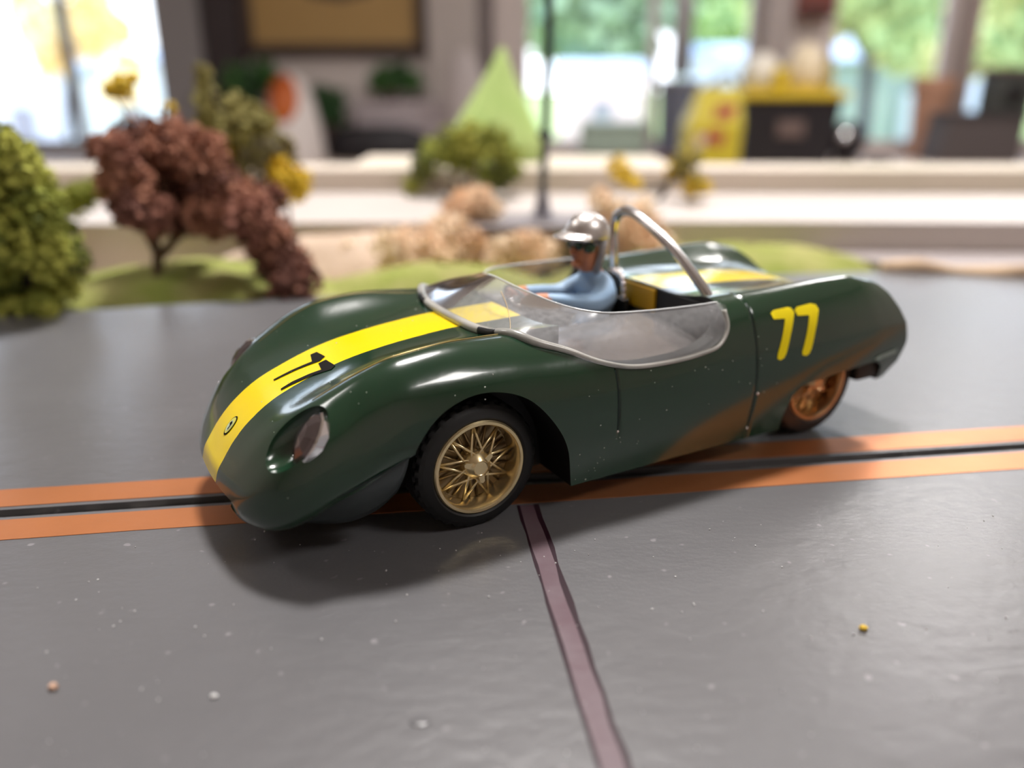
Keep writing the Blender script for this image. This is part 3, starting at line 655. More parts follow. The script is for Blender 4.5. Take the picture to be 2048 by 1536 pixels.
# shoulder harness: a chain of beads behind the shoulder
m = MB()
for i, p in enumerate(crom([(5.72, .75, 3.95), (5.75, .45, 3.85), (5.72, .28, 3.6), (5.70, .25, 3.3)], 4)): m.ball(p, .075 if i % 2 else .05, 8, 6)
m.build('harness_chain', M_pin, CAR, smooth=True)

# ------------------------------------------------------------------ crumbs on the track
CR = [((5.77, 11.23), .07, (.75, .5, .05), 'yellow crumb of scatter lying on the grey track beside the white sheen'), ((-6.8, 9.84), .075, (.55, .35, .25), 'tan crumb of grit lying on the grey track in the lower left corner'), ((-4.36, 9.66), .05, (.7, .7, .7), 'white crumb of grit on the grey track left of the maroon line')]
for (x, y), r_, c, lab in CR:
    m = MB(); m.ball((x, y, r_*.6), (r_, r_*.8, r_*.7), 8, 6, wob=.4, seed=int(x*10)); tag(m.build('crumb', mat('crumb_colour', c, .6)), lab, 'crumb')
m = MB(); rn = random.Random(11)
for i in range(120):
    x = rn.uniform(-9, 10); y = rn.uniform(8.5, 15.0); r_ = rn.uniform(.008, .022); m.ball((x, y, r_*.5), (r_, r_*rn.uniform(.6, 1.4), r_*.7), 5, 4)
o = m.build('dust_specks', mat('pale_dust', (.5, .5, .5), .5)); tag(o, 'pale dust specks scattered over the grey track in front of the car', 'dust', kind='stuff')
m = MB(); m.ball((-1.29, 9.16, .0), (.16, .09, .02), 12, 6); o = m.build('paint_blister', M_track, board, smooth=True)

# ------------------------------------------------------------------ scenery behind the board
def at(u, v, Y):
    """pixel (u, v) of the photograph at distance Y -> point in centimetres"""
    z = HC-Y*math.tan(PITCH+math.atan((v-768)/FPX)); x = (u-1024)/FPX*(Y*math.cos(PITCH)+(HC-z)*math.sin(PITCH)); return Vector((x, Y, z))
def ground(u, v, z=0.):
    Y = (HC-z)/math.tan(PITCH+math.atan((v-768)/FPX)); return at(u, v, Y)
M_grass = mat('flocked_grass', (.24, .28, .05), .9, noise=(5, (.38, .36, .13), .35, .7), bump=(30, .6, .02))
M_sand = mat('sandy_ground', (.74, .58, .46), .9, noise=(1.2, (.62, .47, .36), .4, .7), bump=(12, .5, .03))
M_road = mat('pale_track_paint', (.60, .54, .51), .5, noise=(.5, (.52, .47, .44), .35, .7))
M_road2 = mat('mauve_track_paint', (.40, .35, .35), .5, noise=(.5, (.34, .30, .30), .35, .7))
M_kerb = mat('beige_plaster', (.64, .56, .48), .7, noise=(.8, (.54, .49, .38), .4, .7))
M_rough = mat('rough_board_rim', (.62, .45, .30), .8, noise=(3, (.3, .2, .14), .45, .7))
# terrain sheet under everything, gently humped
def sheet(name, pts, z0, z1, m, kind=None, parent=None):
    o = MB(); o.prism(pts, z0, z1); o = o.build(name, m, parent)
    if kind: tag(o, None, kind=kind)
    return o
terr = sheet('floor_landscape', [(-95, 10), (95, 10), (95, 60), (-95, 60)], -2.6, -1.85, M_sand, 'structure')
# grass lawns (low mounds with an outline of their own)
def mound(name, cx, cy, rx, ry, h, m, seed, base=-1.85, parent=None, lab=None, cat=None):
    rn = random.Random(seed); vs = []; n1, n2 = 10, 36; w_ = [1+.16*math.sin(3*a+seed)+.1*math.sin(5*a+seed*2) for a in [2*math.pi*i/n2 for i in range(n2)]]
    for j in range(n1+1):
        t = j/n1
        for i in range(n2):
            a = 2*math.pi*i/n2; k = t*w_[i]; vs.append((cx+rx*k*math.cos(a), cy+ry*k*math.sin(a), base+h*(1-t*t)**1.0+(rn.random()-.5)*.08*h*(1-t)))
    fs = [(j*n2+i, j*n2+(i+1) % n2, (j+1)*n2+(i+1) % n2, (j+1)*n2+i) for j in range(n1) for i in range(n2)]
    o = MB(); o.add(vs, fs); o = o.build(name, m, parent, smooth=True)
    if lab: tag(o, lab, cat)
    return o
mound('grass_mound', -15, 37.5, 10, 6.5, 2.3, M_grass, 3, parent=terr)
mound('grass_mound', -31, 34, 9, 5.5, 2.2, M_grass, 5, parent=terr)
mound('grass_mound', -3.5, 38.5, 8, 3.6, 2.1, M_grass, 9, parent=terr)
mound('grass_mound', 12.0, 42.3, 9.2, 4.4, 2.3, M_grass, 12, parent=terr)
mound('sand_mound', -8.5, 46.5, 9, 4.4, 2.5, M_sand, 4, parent=terr)
# the next run of track on the left and right behind the lawns
la = [ground(1400, 470, -1.), ground(1560, 470, -1.), ground(1760, 543, -1.), ground(2048, 548, -1.)]
sheet('floor_rear_track', [(12, 46.6), (17, 45.0), (20, 42.5), (23, 39.5), (34, 38.6), (95, 42), (95, 50), (12, 50)], -1.8, -.6, M_road2, 'structure')
o = MB(); n = 40; pts = []
for i in range(n+1):
    x = 17.5+60*i/n; y = interp([17.5, 23, 32, 50, 78], [38.3, 37.2, 36.1, 35.6, 37.2], x); pts.append((x, y, .05+.12*math.sin(i*1.7)))
o.tube(pts, [.38+.1*math.sin(i*2.3) for i in range(n+1)], 8); o.build('plaster_rim', M_rough, board, smooth=True)
# raised pale track crossing the whole picture, its side wall and the beige rim wall behind it
def band(name, y0, y1, z0, z1, m, kind, wob, seed):
    n = 40; vs = []; rn = random.Random(seed)
    for i in range(n+1):
        x = -100+200*i/n; d = wob*math.sin(x*.07+seed); vs += [(x, y0+d, z0), (x, y0+d, z1), (x, y1, z1), (x, y1, z0)]
    fs = [(i*4+k, (i+1)*4+k, (i+1)*4+(k+1) % 4, i*4+(k+1) % 4) for i in range(n) for k in range(4)]+[(0, 1, 2, 3), (n*4+3, n*4+2, n*4+1, n*4)]
    o = MB(); o.add(vs, fs); o = o.build(name, m); tag(o, None, kind=kind); return o
band('floor_raised_track', 45.5, 60, -2.6, 1.0, M_road, 'structure', .5, 1)
kb = band('wall_rim', 58.5, 63.5, .9, 2.5, M_kerb, 'structure', .25, 2)
m = MB(); m.box(-100, 100, -1.0, -.95, 0, 0)
# ---- lichen trees
def crown(name, blobs, cols, n, size, seed, parent=None, lumps=True):
    """foliage made of many small crumbs packed round a set of blobs (x, y, z, r)"""
    rn = random.Random(seed); m = MB(); tot = sum(b[3]**2 for b in blobs)
    for bi, (x, y, z, r) in enumerate(blobs):
        ci = rn.randrange(len(cols))
        k = max(8, int(n*r*r/tot))
        for i in range(k):
            d = Vector((rn.gauss(0, 1), rn.gauss(0, 1), rn.gauss(0, 1))).normalized()*r*(.30+.92*rn.random()**.7)
            c = Vector((x, y, z))+d; s_ = size*(.6+.9*rn.random()); m.cur = ci if rn.random() < .8 else rn.randrange(len(cols))
            q = Matrix.Rotation(rn.random()*6.3, 3, Vector((rn.gauss(0, 1), rn.gauss(0, 1), rn.gauss(0, 1))).normalized())
            P = [q @ Vector(p)*s_+c for p in ((1, 0, -.4), (-.6, .9, -.3), (-.5, -.9, -.3), (0, .1, .9), (.4, .5, .3))]
            m.add(P, [(0, 1, 2), (0, 3, 1), (1, 3, 2), (2, 3, 0), (0, 4, 3)])
    o = m.build(name, cols, parent); return tag(o, None, kind='stuff')
M_br = [mat('brown_lichen', (.30, .125, .085), .9), mat('russet_lichen', (.42, .19, .12), .9), mat('dark_brown_lichen', (.17, .07, .05), .9)]
M_yg = [mat('yellow_green_lichen', (.46, .47, .09), .9), mat('olive_lichen', (.28, .31, .05), .9), mat('dark_olive_lichen', (.11, .13, .02), .9)]
M_yl = [mat('yellow_lichen', (.78, .56, .05), .9), mat('dull_olive_lichen', (.28, .25, .08), .9), mat('grey_brown_lichen', (.22, .19, .11), .9)]
M_tn = [mat('tan_lichen', (.93, .70, .50), .9), mat('pale_tan_lichen', (.97, .80, .60), .9), mat('ochre_lichen', (.80, .54, .34), .9)]
M_bark = mat('grey_brown_bark', (.16, .10, .07), .9, bump=(10, .6, .02))
M_bark2 = mat('dark_bark', (.05, .04, .03), .9)
def px_blobs(L, Y, dy, seed):
    rn = random.Random(seed); out = []
    for u, v, r in L:
        yy = Y+(rn.random()-.5)*dy; p = at(u, v, yy); out.append((p.x, p.y, p.z, r*(yy*math.cos(PITCH)+(HC-p.z)*math.sin(PITCH))/FPX))
    return out
def lichen_tree(lab, base, Y, blobs, cols, n, size, dy, seed, trunk, tr=.18, bark=None, zb=-1.85, name='lichen_tree'):
    b = at(base[0], base[1], Y); b.z = zb
    t = empty(name, b); tag(t, lab, 'model tree')
    bl = [(x-b.x, y-b.y, z-b.z, r) for x, y, z, r in px_blobs(blobs, Y, dy, seed)]
    crown('foliage', bl, cols, n, size, seed, t)
    m = MB()
    for path in trunk:
        pp = [at(u, v, Y)-b for u, v in path]; 
        if path is trunk[0]: pp = [Vector((pp[0].x, 0, 0))]+pp[1:]
        m.tube(crom(pp, 4) if len(pp) > 2 else pp, [tr*(1-.6*i/(len(crom(pp, 4) if len(pp) > 2 else pp)-1)) for i in range(len(crom(pp, 4) if len(pp) > 2 else pp))], 7); tr_ = tr
    m.build('trunk', bark or M_bark, t, smooth=True)
    return t
lichen_tree('reddish-brown lichen tree with a drooping crown rising left of the car', (312, 600), 36,
  [(230, 310, 42), (280, 290, 48), (340, 290, 50), (400, 310, 48), (250, 370, 50), (310, 380, 55), (370, 370, 50), (430, 370, 48), (470, 400, 45), (300, 430, 40), (260, 420, 32), (420, 430, 42), (360, 430, 38), (500, 440, 45), (540, 400, 28), (540, 480, 45), (565, 525, 46), (590, 570, 46), (555, 570, 42), (215, 300, 25), (600, 530, 22)], M_br, 6500, .17, 5, 21,
  [[(312, 600), (313, 520), (315, 440), (330, 360)], [(313, 520), (380, 450), (450, 400)], [(313, 500), (270, 420), (250, 360)]], .22)
lichen_tree('thin brown twig with bright yellow tips above the brown lichen tree', (290, 400), 36.5,
  [(225, 180, 16), (250, 175, 20), (238, 165, 13), (265, 160, 12), (340, 215, 12)], [M_yl[0]], 160, .14, 1, 5, [[(310, 420), (280, 300), (250, 225), (215, 175)], [(300, 330), (335, 260), (340, 215)]], .09, M_bark2, name='yellow_twig')
lichen_tree('yellow and olive lichen tree standing behind the brown one', (500, 470), 44,
  [(405, 150, 18), (410, 190, 22), (415, 240, 25), (440, 280, 30), (480, 260, 32), (520, 240, 28), (540, 300, 38), (500, 310, 35), (560, 300, 30), (470, 215, 24)], [M_yl[1], M_yl[2], M_yl[1]], 1300, .2, 4, 8,
  [[(500, 470), (495, 380), (470, 300), (415, 160)], [(495, 380), (560, 330)]], .2, M_bark2)
lichen_tree('bright yellow lichen clump low beside the olive tree', (570, 440), 43,
  [(470, 310, 28), (455, 345, 22), (560, 350, 30), (590, 355, 26), (575, 385, 20), (250, 345, 22), (225, 335, 18), (600, 375, 18)], [M_yl[0]], 900, .17, 2, 12, [[(570, 440), (575, 400), (560, 350)], [(575, 400), (520, 360), (470, 320)]], .12, M_bark2, name='yellow_bush')
lichen_tree('yellow-green lichen bush filling the left edge of the scenery', (60, 640), 32,
  [(-10, 290, 45), (20, 330, 50), (60, 370, 45), (10, 400, 60), (80, 420, 45), (30, 470, 60), (80, 500, 50), (120, 480, 35), (-20, 500, 60), (60, 560, 55), (120, 560, 40), (-30, 380, 60), (145, 520, 28), (10, 600, 50), (95, 400, 28)], M_yg, 4200, .17, 5, 31,
  [[(60, 640), (50, 540), (30, 400)], [(50, 540), (110, 480)]], .3, M_bark2, name='lichen_bush')
lichen_tree('small yellow-green lichen tuft at the edge of the grey board', (60, 640), 30.5,
  [(40, 620, 28), (80, 610, 26), (10, 625, 26), (100, 625, 18)], M_yg[:2], 500, .13, 1, 33, [[(60, 640), (60, 610)]], .1, M_bark2, name='lichen_tuft')
lichen_tree('dark olive leaning branch between left bush and brown tree', (135, 450), 44,
  [(130, 400, 24), (165, 390, 26), (195, 380, 20), (150, 415, 20), (215, 372, 14)], [M_yg[2], M_yg[1]], 500, .17, 1, 35, [[(120, 450), (135, 410), (200, 380)]], .12, M_bark2, name='olive_branch')
lichen_tree('small round green tree in front of the pale green cone', (915, 430), 56,
  [(900, 290, 30), (940, 275, 30), (985, 285, 32), (870, 310, 28), (845, 335, 24), (825, 370, 18), (1010, 310, 26), (1000, 345, 26), (975, 350, 22), (930, 310, 32), (1025, 345, 16)], M_yg, 1500, .22, 5, 41,
  [[(915, 430), (912, 390), (905, 330)], [(912, 390), (960, 330)], [(912, 395), (850, 345)]], .22, zb=1.0)
lichen_tree('sparse dark tree with a few yellow leaf clumps by the rim wall', (1325, 405), 54,
  [(1235, 335, 20), (1250, 350, 18), (1270, 365, 12), (1370, 320, 26), (1350, 340, 20), (1395, 365, 20), (1380, 375, 18), (1410, 375, 12), (1385, 315, 14)], [M_yl[0], M_yl[1]], 520, .2, 3, 43,
  [[(1315, 415), (1335, 370), (1350, 330), (1380, 300)], [(1335, 370), (1290, 375), (1235, 335)], [(1345, 350), (1400, 370)]], .2, M_bark2, zb=1.0)
# tan lichen bushes behind the windscreen: each clump a bush
TB = [((810, 540), 42, [(790, 500, 38), (830, 490, 40), (860, 510, 40), (780, 540, 28), (830, 545, 40), (770, 480, 22)], 'pale tan lichen bush nearest the windscreen'),
      ((920, 530), 44, [(900, 470, 35), (930, 490, 40), (960, 510, 38), (900, 510, 35), (880, 450, 22)], 'tan lichen bush behind the front of the windscreen'),
      ((930, 450), 47, [(930, 410, 28), (960, 400, 26), (905, 420, 20), (980, 420, 22), (950, 430, 26)], 'tan lichen bush in front of the small round green tree'),
      ((1050, 540), 43, [(1010, 510, 34), (1050, 500, 36), (1090, 510, 34), (1040, 530, 30)], 'tan lichen bush below the lamp post slab'),
      ((1230, 500), 43, [(1200, 400, 24), (1230, 430, 32), (1200, 470, 30), (1270, 450, 34), (1310, 470, 34), (1290, 420, 26), (1250, 500, 34), (1330, 500, 26)], 'orange tan lichen bush behind the roll bar'),
      ((720, 560), 45, [(700, 500, 16), (740, 520, 18)], 'small tan lichen tuft on the grass strip')]
for i, (b, Y, bl, lab) in enumerate(TB):
    lichen_tree(lab, b, Y, bl, M_tn, 900 if i < 5 else 200, .17, 3, 60+i, [[b, (b[0]+8, b[1]-40)]], .1, name='tan_lichen_bush')
# ---- lamp post standing on its grey slab
p = at(1085, 425, 47.5); L = empty('lamp_post', (p.x, 47.5, 1.05)); tag(L, 'tall dark model lamp post with flared grey foot standing behind the driver', 'lamp post')
M_post = mat('dark_post_paint', (.03, .045, .05), .35); M_postf = mat('grey_post_foot', (.22, .22, .26), .4)
m = MB(); m.lathe([(.75, 0), (.75, .12), (.55, .2), (.42, .6), (.33, 1.1), (.28, 1.5)], 20); m.build('flared_foot', M_postf, L, auto=35)
m = MB(); m.tube([(0, 0, 1.4), (.15, 0, 7), (.3, 0, 14), (.35, 0, 19)], [.22, .25, .24, .2], 12); m.lathe([(.36, 4.3), (.42, 4.5), (.36, 4.7)], 14, Matrix.Translation((.08, 0, 0))); m.build('pole', M_post, L, smooth=True)
m = MB(); m.tube(crom([(.35, 0, 19), (.3, 0, 20.5), (-.8, 0, 21.3), (-2, 0, 21)], 5), .12, 8); m.build('curved_arm', M_post, L, smooth=True)
m = MB(); m.lathe([(0, .3), (.3, .25), (.7, -.1), (.65, -.2), (0, -.2)], 16, Matrix.Translation((-2.2, 0, 20.9))); m.build('lamp_shade', M_postf, L, auto=30)
sl = MB(); a = ground(925, 446, .7); sl.box(-2.9, 5.2, 44.3, 49.0, .72, 1.04, .05); o = sl.build('stone_slab', mat('grey_slab', (.23, .21, .22), .6)); tag(o, 'grey flat slab under the lamp post behind the driver', 'slab')
# supports of the slab
m = MB()
for x in (-2.4, 4.7): m.box(x-.3, x+.3, 44.6, 48.8, -1.85, .74)
m.build('slab_support', M_kerb, o)
# pale green felt cone tree
p = at(985, 335, 68); cone = empty('felt_cone_tree', (p.x, 68, 2.4)); tag(cone, 'pale green felt cone tree standing right of the pillar', 'cone tree')
apex = at(1012, 92, 68); hh = apex.z-2.4
m = MB(); m.lathe([(0, 0), (4.3, .05), (4.4, .25), (3.7, hh*.22), (2.35, hh*.5), (.9, hh*.8), (.25, hh*.97), (0, hh)], 28, Matrix.Shear('XY', 4, (.10, 0))); m.build('felt_cone', mat('pale_green_felt', (.36, .50, .16), .95, noise=(4, (.42, .54, .20), .4, .7), bump=(20, .4, .01)), cone, smooth=True)
m = MB(); m.lathe([(.5, -.2), (.5, .1)], 10); m.build('trunk', M_bark, cone)
tbx = MB(); tbx.box(-12, 12, 63.6, 72, 1.9, 2.4); o = tbx.build('trim_1', M_kerb); tag(o, None, kind='structure')
# the layout stands on a timber bench
m = MB(); m.box(-95, 95, -22, 63.5, -7, -2.6); o = m.build('bench_top', mat('bench_timber', (.35, .24, .15), .6, noise=(2, (.28, .18, .1), .4, .7))); tag(o, 'long timber bench top carrying the whole track layout', 'bench')
for x in (-88, 88):
    for y in (-16, 57): m = MB(); m.box(x-4, x+4, y-4, y+4, -85, -7); m.build('leg', D.materials['bench_timber'], o)

# ------------------------------------------------------------------ the room
M_wall = mat('warm_grey_wall', (.62, .55, .52), .8); M_ceil = mat('white_ceiling', (.86, .84, .82), .9); M_floor = mat('room_floor', (.30, .23, .17), .5, noise=(.3, (.24, .18, .13), .4, .7))
M_trimw = mat('pinkish_white_trim', (.55, .48, .46), .5); M_frame = mat('grey_window_frame', (.30, .31, .34), .5); M_glass = pane_mat('window_glass', (.96, .98, 1), 1.4)
YW = 430.
def xw(u, Y=YW): return at(u, 200, Y).x
def structure(name, mb_, m): o = mb_.build(name, m); tag(o, None, kind='structure'); return o
m = MB(); m.box(-345, 345, -250, 440, -88, -85); structure('floor', m, M_floor)
m = MB(); m.box(-345, 345, -250, 440, 183, 187); structure('ceiling', m, M_ceil)
m = MB(); m.box(-345, -340, -250, 440, -85, 183); structure('wall_left', m, M_wall)
m = MB(); m.box(340, 345, -250, 440, -85, 183); structure('wall_right', m, M_wall)
m = MB(); m.box(-345, 345, -255, -250, -85, 183); structure('wall_back', m, M_wall)
ZS, ZT = -26., 160.
w1 = (xw(-420), xw(338)); w2 = (xw(1040), xw(1508)); w3 = (xw(1642), xw(1892)); w4 = (xw(1924), 334)
m = MB(); m.box(-340, 340, YW, YW+12, -85, ZS); m.box(-340, 340, YW, YW+12, ZT, 183)
m.box(-340, w1[0], YW, YW+12, ZS, ZT); m.box(w1[1], w2[0], YW, YW+12, ZS, ZT); m.box(w2[1], w3[0], YW, YW+12, ZS, ZT); m.box(w3[1], w4[0], YW, YW+12, ZS, ZT); m.box(w4[1], 340, YW, YW+12, ZS, ZT)
structure('wall_front', m, M_wall)
def window(n_, x0, x1, mull, m):
    r_ = empty('window_%d' % n_, ((x0+x1)/2, YW+6, ZS)); tag(r_, None, kind='structure'); hw = (x1-x0)/2; H_ = ZT-ZS
    b = MB(); b.box(-hw, -hw+4, -3, 3, 0, H_); b.box(hw-4, hw, -3, 3, 0, H_); b.box(-hw+4, hw-4, -3, 3, 0, 5); b.box(-hw+4, hw-4, -3, 3, H_-5, H_); b.build('window_frame', m, r_)
    xs = [-hw+4]+[u_-(x0+x1)/2 for u_ in mull]+[hw-4]
    for u_ in mull: b = MB(); b.box(u_-(x0+x1)/2-2.4, u_-(x0+x1)/2+2.4, -2.5, 2.5, 5, H_-5); b.build('mullion', m, r_)
    for a, c in zip(xs[:-1], xs[1:]): b = MB(); b.box(a, c, -.3, .3, 5, H_-5); b.build('pane', M_glass, r_)
    b = MB(); b.box(-hw-3, hw+3, -10, 3, -2.5, 0); b.build('window_sill', M_trimw, r_)
window(1, w1[0], w1[1], [xw(142), xw(-120)], M_frame)
window(2, w2[0], w2[1], [xw(1305)], M_trimw)
window(3, w3[0], w3[1], [], M_trimw)
window(4, w4[0], w4[1], [xw(2200)], M_trimw)
# pillars and trims on the front wall
for i, (u0, u1, d, m_) in enumerate([(340, 428, 9, mat('grey_pillar', (.25, .235, .24), .6)), (1508, 1562, 7, mat('mauve_post', (.36, .31, .30), .6)), (862, 958, 8, mat('pale_pillar', (.45, .40, .38), .6)), (960, 985, 5, mat('dark_gap_trim', (.16, .13, .13), .6)), (988, 1036, 7, M_trimw), (1892, 1924, 6, mat('brown_post', (.30, .24, .22), .6))]):
    m = MB(); m.box(xw(u0), xw(u1), YW-d, YW, ZS, 183, .6); structure('trim_%d' % (i+2), m, m_)
# dark door casing and the framed print
m = MB(); m.box(xw(430), xw(503), YW-7, YW, ZS, 183); structure('door_1', m, mat('dark_casing', (.028, .018, .02), .5))
pz = at(700, 112, YW-4).z; fx0, fx1 = xw(503), xw(858)
pic = empty('framed_print', ((fx0+fx1)/2, YW, pz)); tag(pic, 'large framed print with an ochre ground and a dark brown frame on the wall', 'picture')
hw = (fx1-fx0)/2
M_fr = mat('dark_brown_frame', (.05, .028, .02), .4)
for nm, bx in (('frame_rail', (-hw, hw, -5, 0, 0, 5.5)), ('frame_rail', (-hw, hw, -5, 0, 70, 75)), ('frame_stile', (-hw, -hw+5, -5, 0, 5.5, 70)), ('frame_stile', (hw-5, hw, -5, 0, 5.5, 70))):
    m = MB(); m.box(*bx, .8); m.build(nm, M_fr, pic)
m = MB(); m.box(-hw+4, hw-4, -2.5, -1, 4, 71); m.build('print_ground', mat('ochre_print', (.36, .22, .07), .6, noise=(.06, (.42, .28, .12), .4, .7)), pic)
m = MB(); m.cur = 0
m.add([(x, -2.6, z) for x, z in [(-24, 34), (-10, 26), (4, 24), (18, 27), (28, 36), (22, 52), (-20, 54)]], [tuple(range(7))]); m.build('print_figure', mat('dark_print_shape', (.06, .04, .025), .6), pic)
# long counter below the windows
m = MB(); m.box(-336, 336, 345, 428, -30.5, -28, .8); ctr = m.build('counter', mat('beige_counter', (.62, .52, .45), .55, noise=(.05, (.54, .44, .38), .4, .7))); tag(ctr, 'long beige counter running under the windows behind the layout', 'counter')
for i in range(8):
    x = -336+84*i; m = MB(); m.box(x+1, x+83, 350, 428, -85, -30.5); cb = m.build('cabinet', mat('cabinet_beige', (.42, .35, .30), .6), ctr)
    m = MB(); m.box(x+4, x+80, 348.5, 350, -80, -34, .4); m.build('cabinet_door', D.materials['cabinet_beige'], cb)
ZC = -28.
def onc(u, Y): return at(u, 300, Y).x
def thing(name, lab, cat, u, Y, rz=0): o = empty(name, (onc(u, Y), Y, ZC), rz); tag(o, lab, cat); return o
PX = .245
# black storage bin with a yellow lid
b = thing('storage_bin', 'black storage bin with bright yellow lid on the counter', 'storage bin', 1556, 395)
m = MB(); v = [(-19.5, -13, 0), (19.5, -13, 0), (19.5, 13, 0), (-19.5, 13, 0), (-21.5, -15, 28), (21.5, -15, 28), (21.5, 15, 28), (-21.5, 15, 28)]
m.add(v, [(3, 2, 1, 0), (4, 5, 6, 7), (0, 1, 5, 4), (1, 2, 6, 5), (2, 3, 7, 6), (3, 0, 4, 7)]); m.build('bin_body', mat('bin_black', (.012, .010, .014), .5), b)
m = MB(); m.box(-24, 24, -17, 17, 28, 31.2, .9); m.box(-21, 21, -14, 14, 31, 32.2, .4); m.build('bin_lid', mat('lid_yellow', (.72, .52, .02), .45), b)
m = MB(); m.box(-6, 6, -15.2, -14.2, 12, 19, .3); m.build('bin_label', mat('label_brown', (.16, .11, .10), .6), b)
for sx in (-1, 1): m = MB(); m.box(sx*22, sx*25, -4, 4, 24, 28, .4); m.build('handle', D.materials['bin_black'], b)
zt = ZC+32.2
for (u, yy, r_, h_, c, lab, nm, cat) in ((1506, 395, 9, 15, (.85, .80, .70), 'cream rounded bowl upturned on the yellow bin lid', 'upturned_bowl', 'bowl'), (1592, 395, 8.5, 19, (.80, .68, .48), 'cream tall rounded jar on the yellow bin lid', 'rounded_jar', 'jar')):
    m = MB(); m.lathe([(r_*.8, 0), (r_, h_*.2), (r_*.98, h_*.5), (r_*.7, h_*.85), (r_*.3, h_*.98), (0, h_)], 24, Matrix.Translation((onc(u, yy), yy, zt))); o = m.build(nm, mat(nm+'_cream', c, .4, sub=0), smooth=True); tag(o, lab, cat)
m = MB(); m.box(onc(1545, 382)-3, onc(1545, 382)+3, 380, 384, zt, zt+9, .5); o = m.build('small_yellow_box', D.materials['lid_yellow']); tag(o, 'small yellow box between the cream bowl and jar', 'box')
m = MB(); m.lathe([(2, 0), (3, 2), (2.2, 8), (1.5, 12), (2.2, 13), (0, 14)], 14, Matrix.Translation((onc(1638, 398), 398, zt))); o = m.build('small_bottle', mat('brass_bottle', (.45, .36, .10), .4), smooth=True); tag(o, 'small brass coloured bottle at the far end of the yellow lid', 'bottle')
# yellow upright bag with a red and white panel
b = thing('yellow_sack', 'upright yellow sack with a red and white panel beside the black bin', 'sack', 1418, 367)
m = MB(); m.add([(-11, -7, 0), (11, -7, 0), (11, 7, 0), (-11, 7, 0), (-11.5, -8, 18), (11.5, -8, 18), (11.5, 8, 18), (-11.5, 8, 18), (-6, -2, 33), (11, -2, 33), (11, 2, 33), (-6, 2, 33)], [(3, 2, 1, 0)]+[(i, (i+1) % 4, 4+(i+1) % 4, 4+i) for i in range(4)]+[(4+i, 4+(i+1) % 4, 8+(i+1) % 4, 8+i) for i in range(4)]+[(8, 9, 10, 11)]); m.build('sack_body', mat('sack_yellow', (.68, .56, .04), .5), b)
m = MB(); m.add([(-4, -8.6, 12), (3, -8.6, 10), (9, -6.0, 26), (1, -6.0, 26)], [(0, 1, 2, 3)]); m.build('red_panel', mat('sack_red', (.42, .03, .06), .5), b)
m = MB(); m.add([(-8, -8.7, 10), (-4.5, -8.7, 9), (-2, -6.2, 22), (-7, -6.2, 23)], [(0, 1, 2, 3)]); m.build('pale_panel', mat('sack_pale', (.70, .55, .50), .5), b)
m = MB(); m.tube([(-2, 0, 32), (2, 0, 37), (7, 0, 38), (10, 0, 33)], 1.2, 8); m.build('sack_tie', mat('tie_brown', (.20, .14, .10), .5), b, smooth=True)
# mint tub, blue-grey bin, black mound, small black bar
b = thing('mint_tub', 'low mint green lidded tub on the counter behind the lamp post', 'tub', 1222, 385)
m = MB(); m.box(-14, 14, -9, 9, 4.5, 17, 1.2); m.build('tub_body', mat('mint_plastic', (.33, .42, .36), .5), b); m = MB(); m.box(-15, 15, -10, 10, 17, 18.5, .5); m.build('tub_lid', mat('mint_lid', (.45, .55, .47), .4), b)
m = MB(); m.box(-18, 30, -10, 6, 0, 4.5, .5); m.build('dark_tray', mat('dark_wine_tray', (.12, .045, .05), .5), b)
b = thing('waste_bin', 'blue-grey open waste bin under the white curtain edge', 'bin', 1350, 408)
m = MB(); m.lathe([(7, 0), (8, 1), (9.5, 33), (10, 35), (9.4, 35), (8, 2), (0, 2)], 20); m.build('bin_body', mat('blue_grey_plastic', (.16, .17, .24), .5), b, auto=40); m = MB(); m.lathe([(9.6, 33), (10.6, 34), (10.4, 36), (9.4, 36)], 20); m.build('bin_rim', mat('rim_grey', (.25, .25, .3), .5), b, smooth=True)
b = thing('black_headlamp', 'small black rounded lamp lying beside the black bin', 'lamp', 1692, 390)
m = MB(); m.ball((0, 0, 9.5), (8, 8, 9), 20, 12); m.build('lamp_body', D.materials['bin_black'], b, smooth=True); m = MB(); m.lathe([(4, 0), (3.4, 1.4), (0, 1.8)], 16, axis_M((-4, -5.5, 13), (-.4, -.7, .6))); m.build('lamp_glass', M_chrome, b, smooth=True); m = MB(); m.lathe([(6, 0), (6, 1.5), (3, 3)], 18); m.build('lamp_base', D.materials['bin_black'], b)
m = MB(); m.box(onc(1735, 380), onc(1785, 380), 378, 382, ZC, ZC+2.6, .4); o = m.build('small_black_case', D.materials['bin_black']); tag(o, 'small flat black case lying on the counter under the house view', 'case')
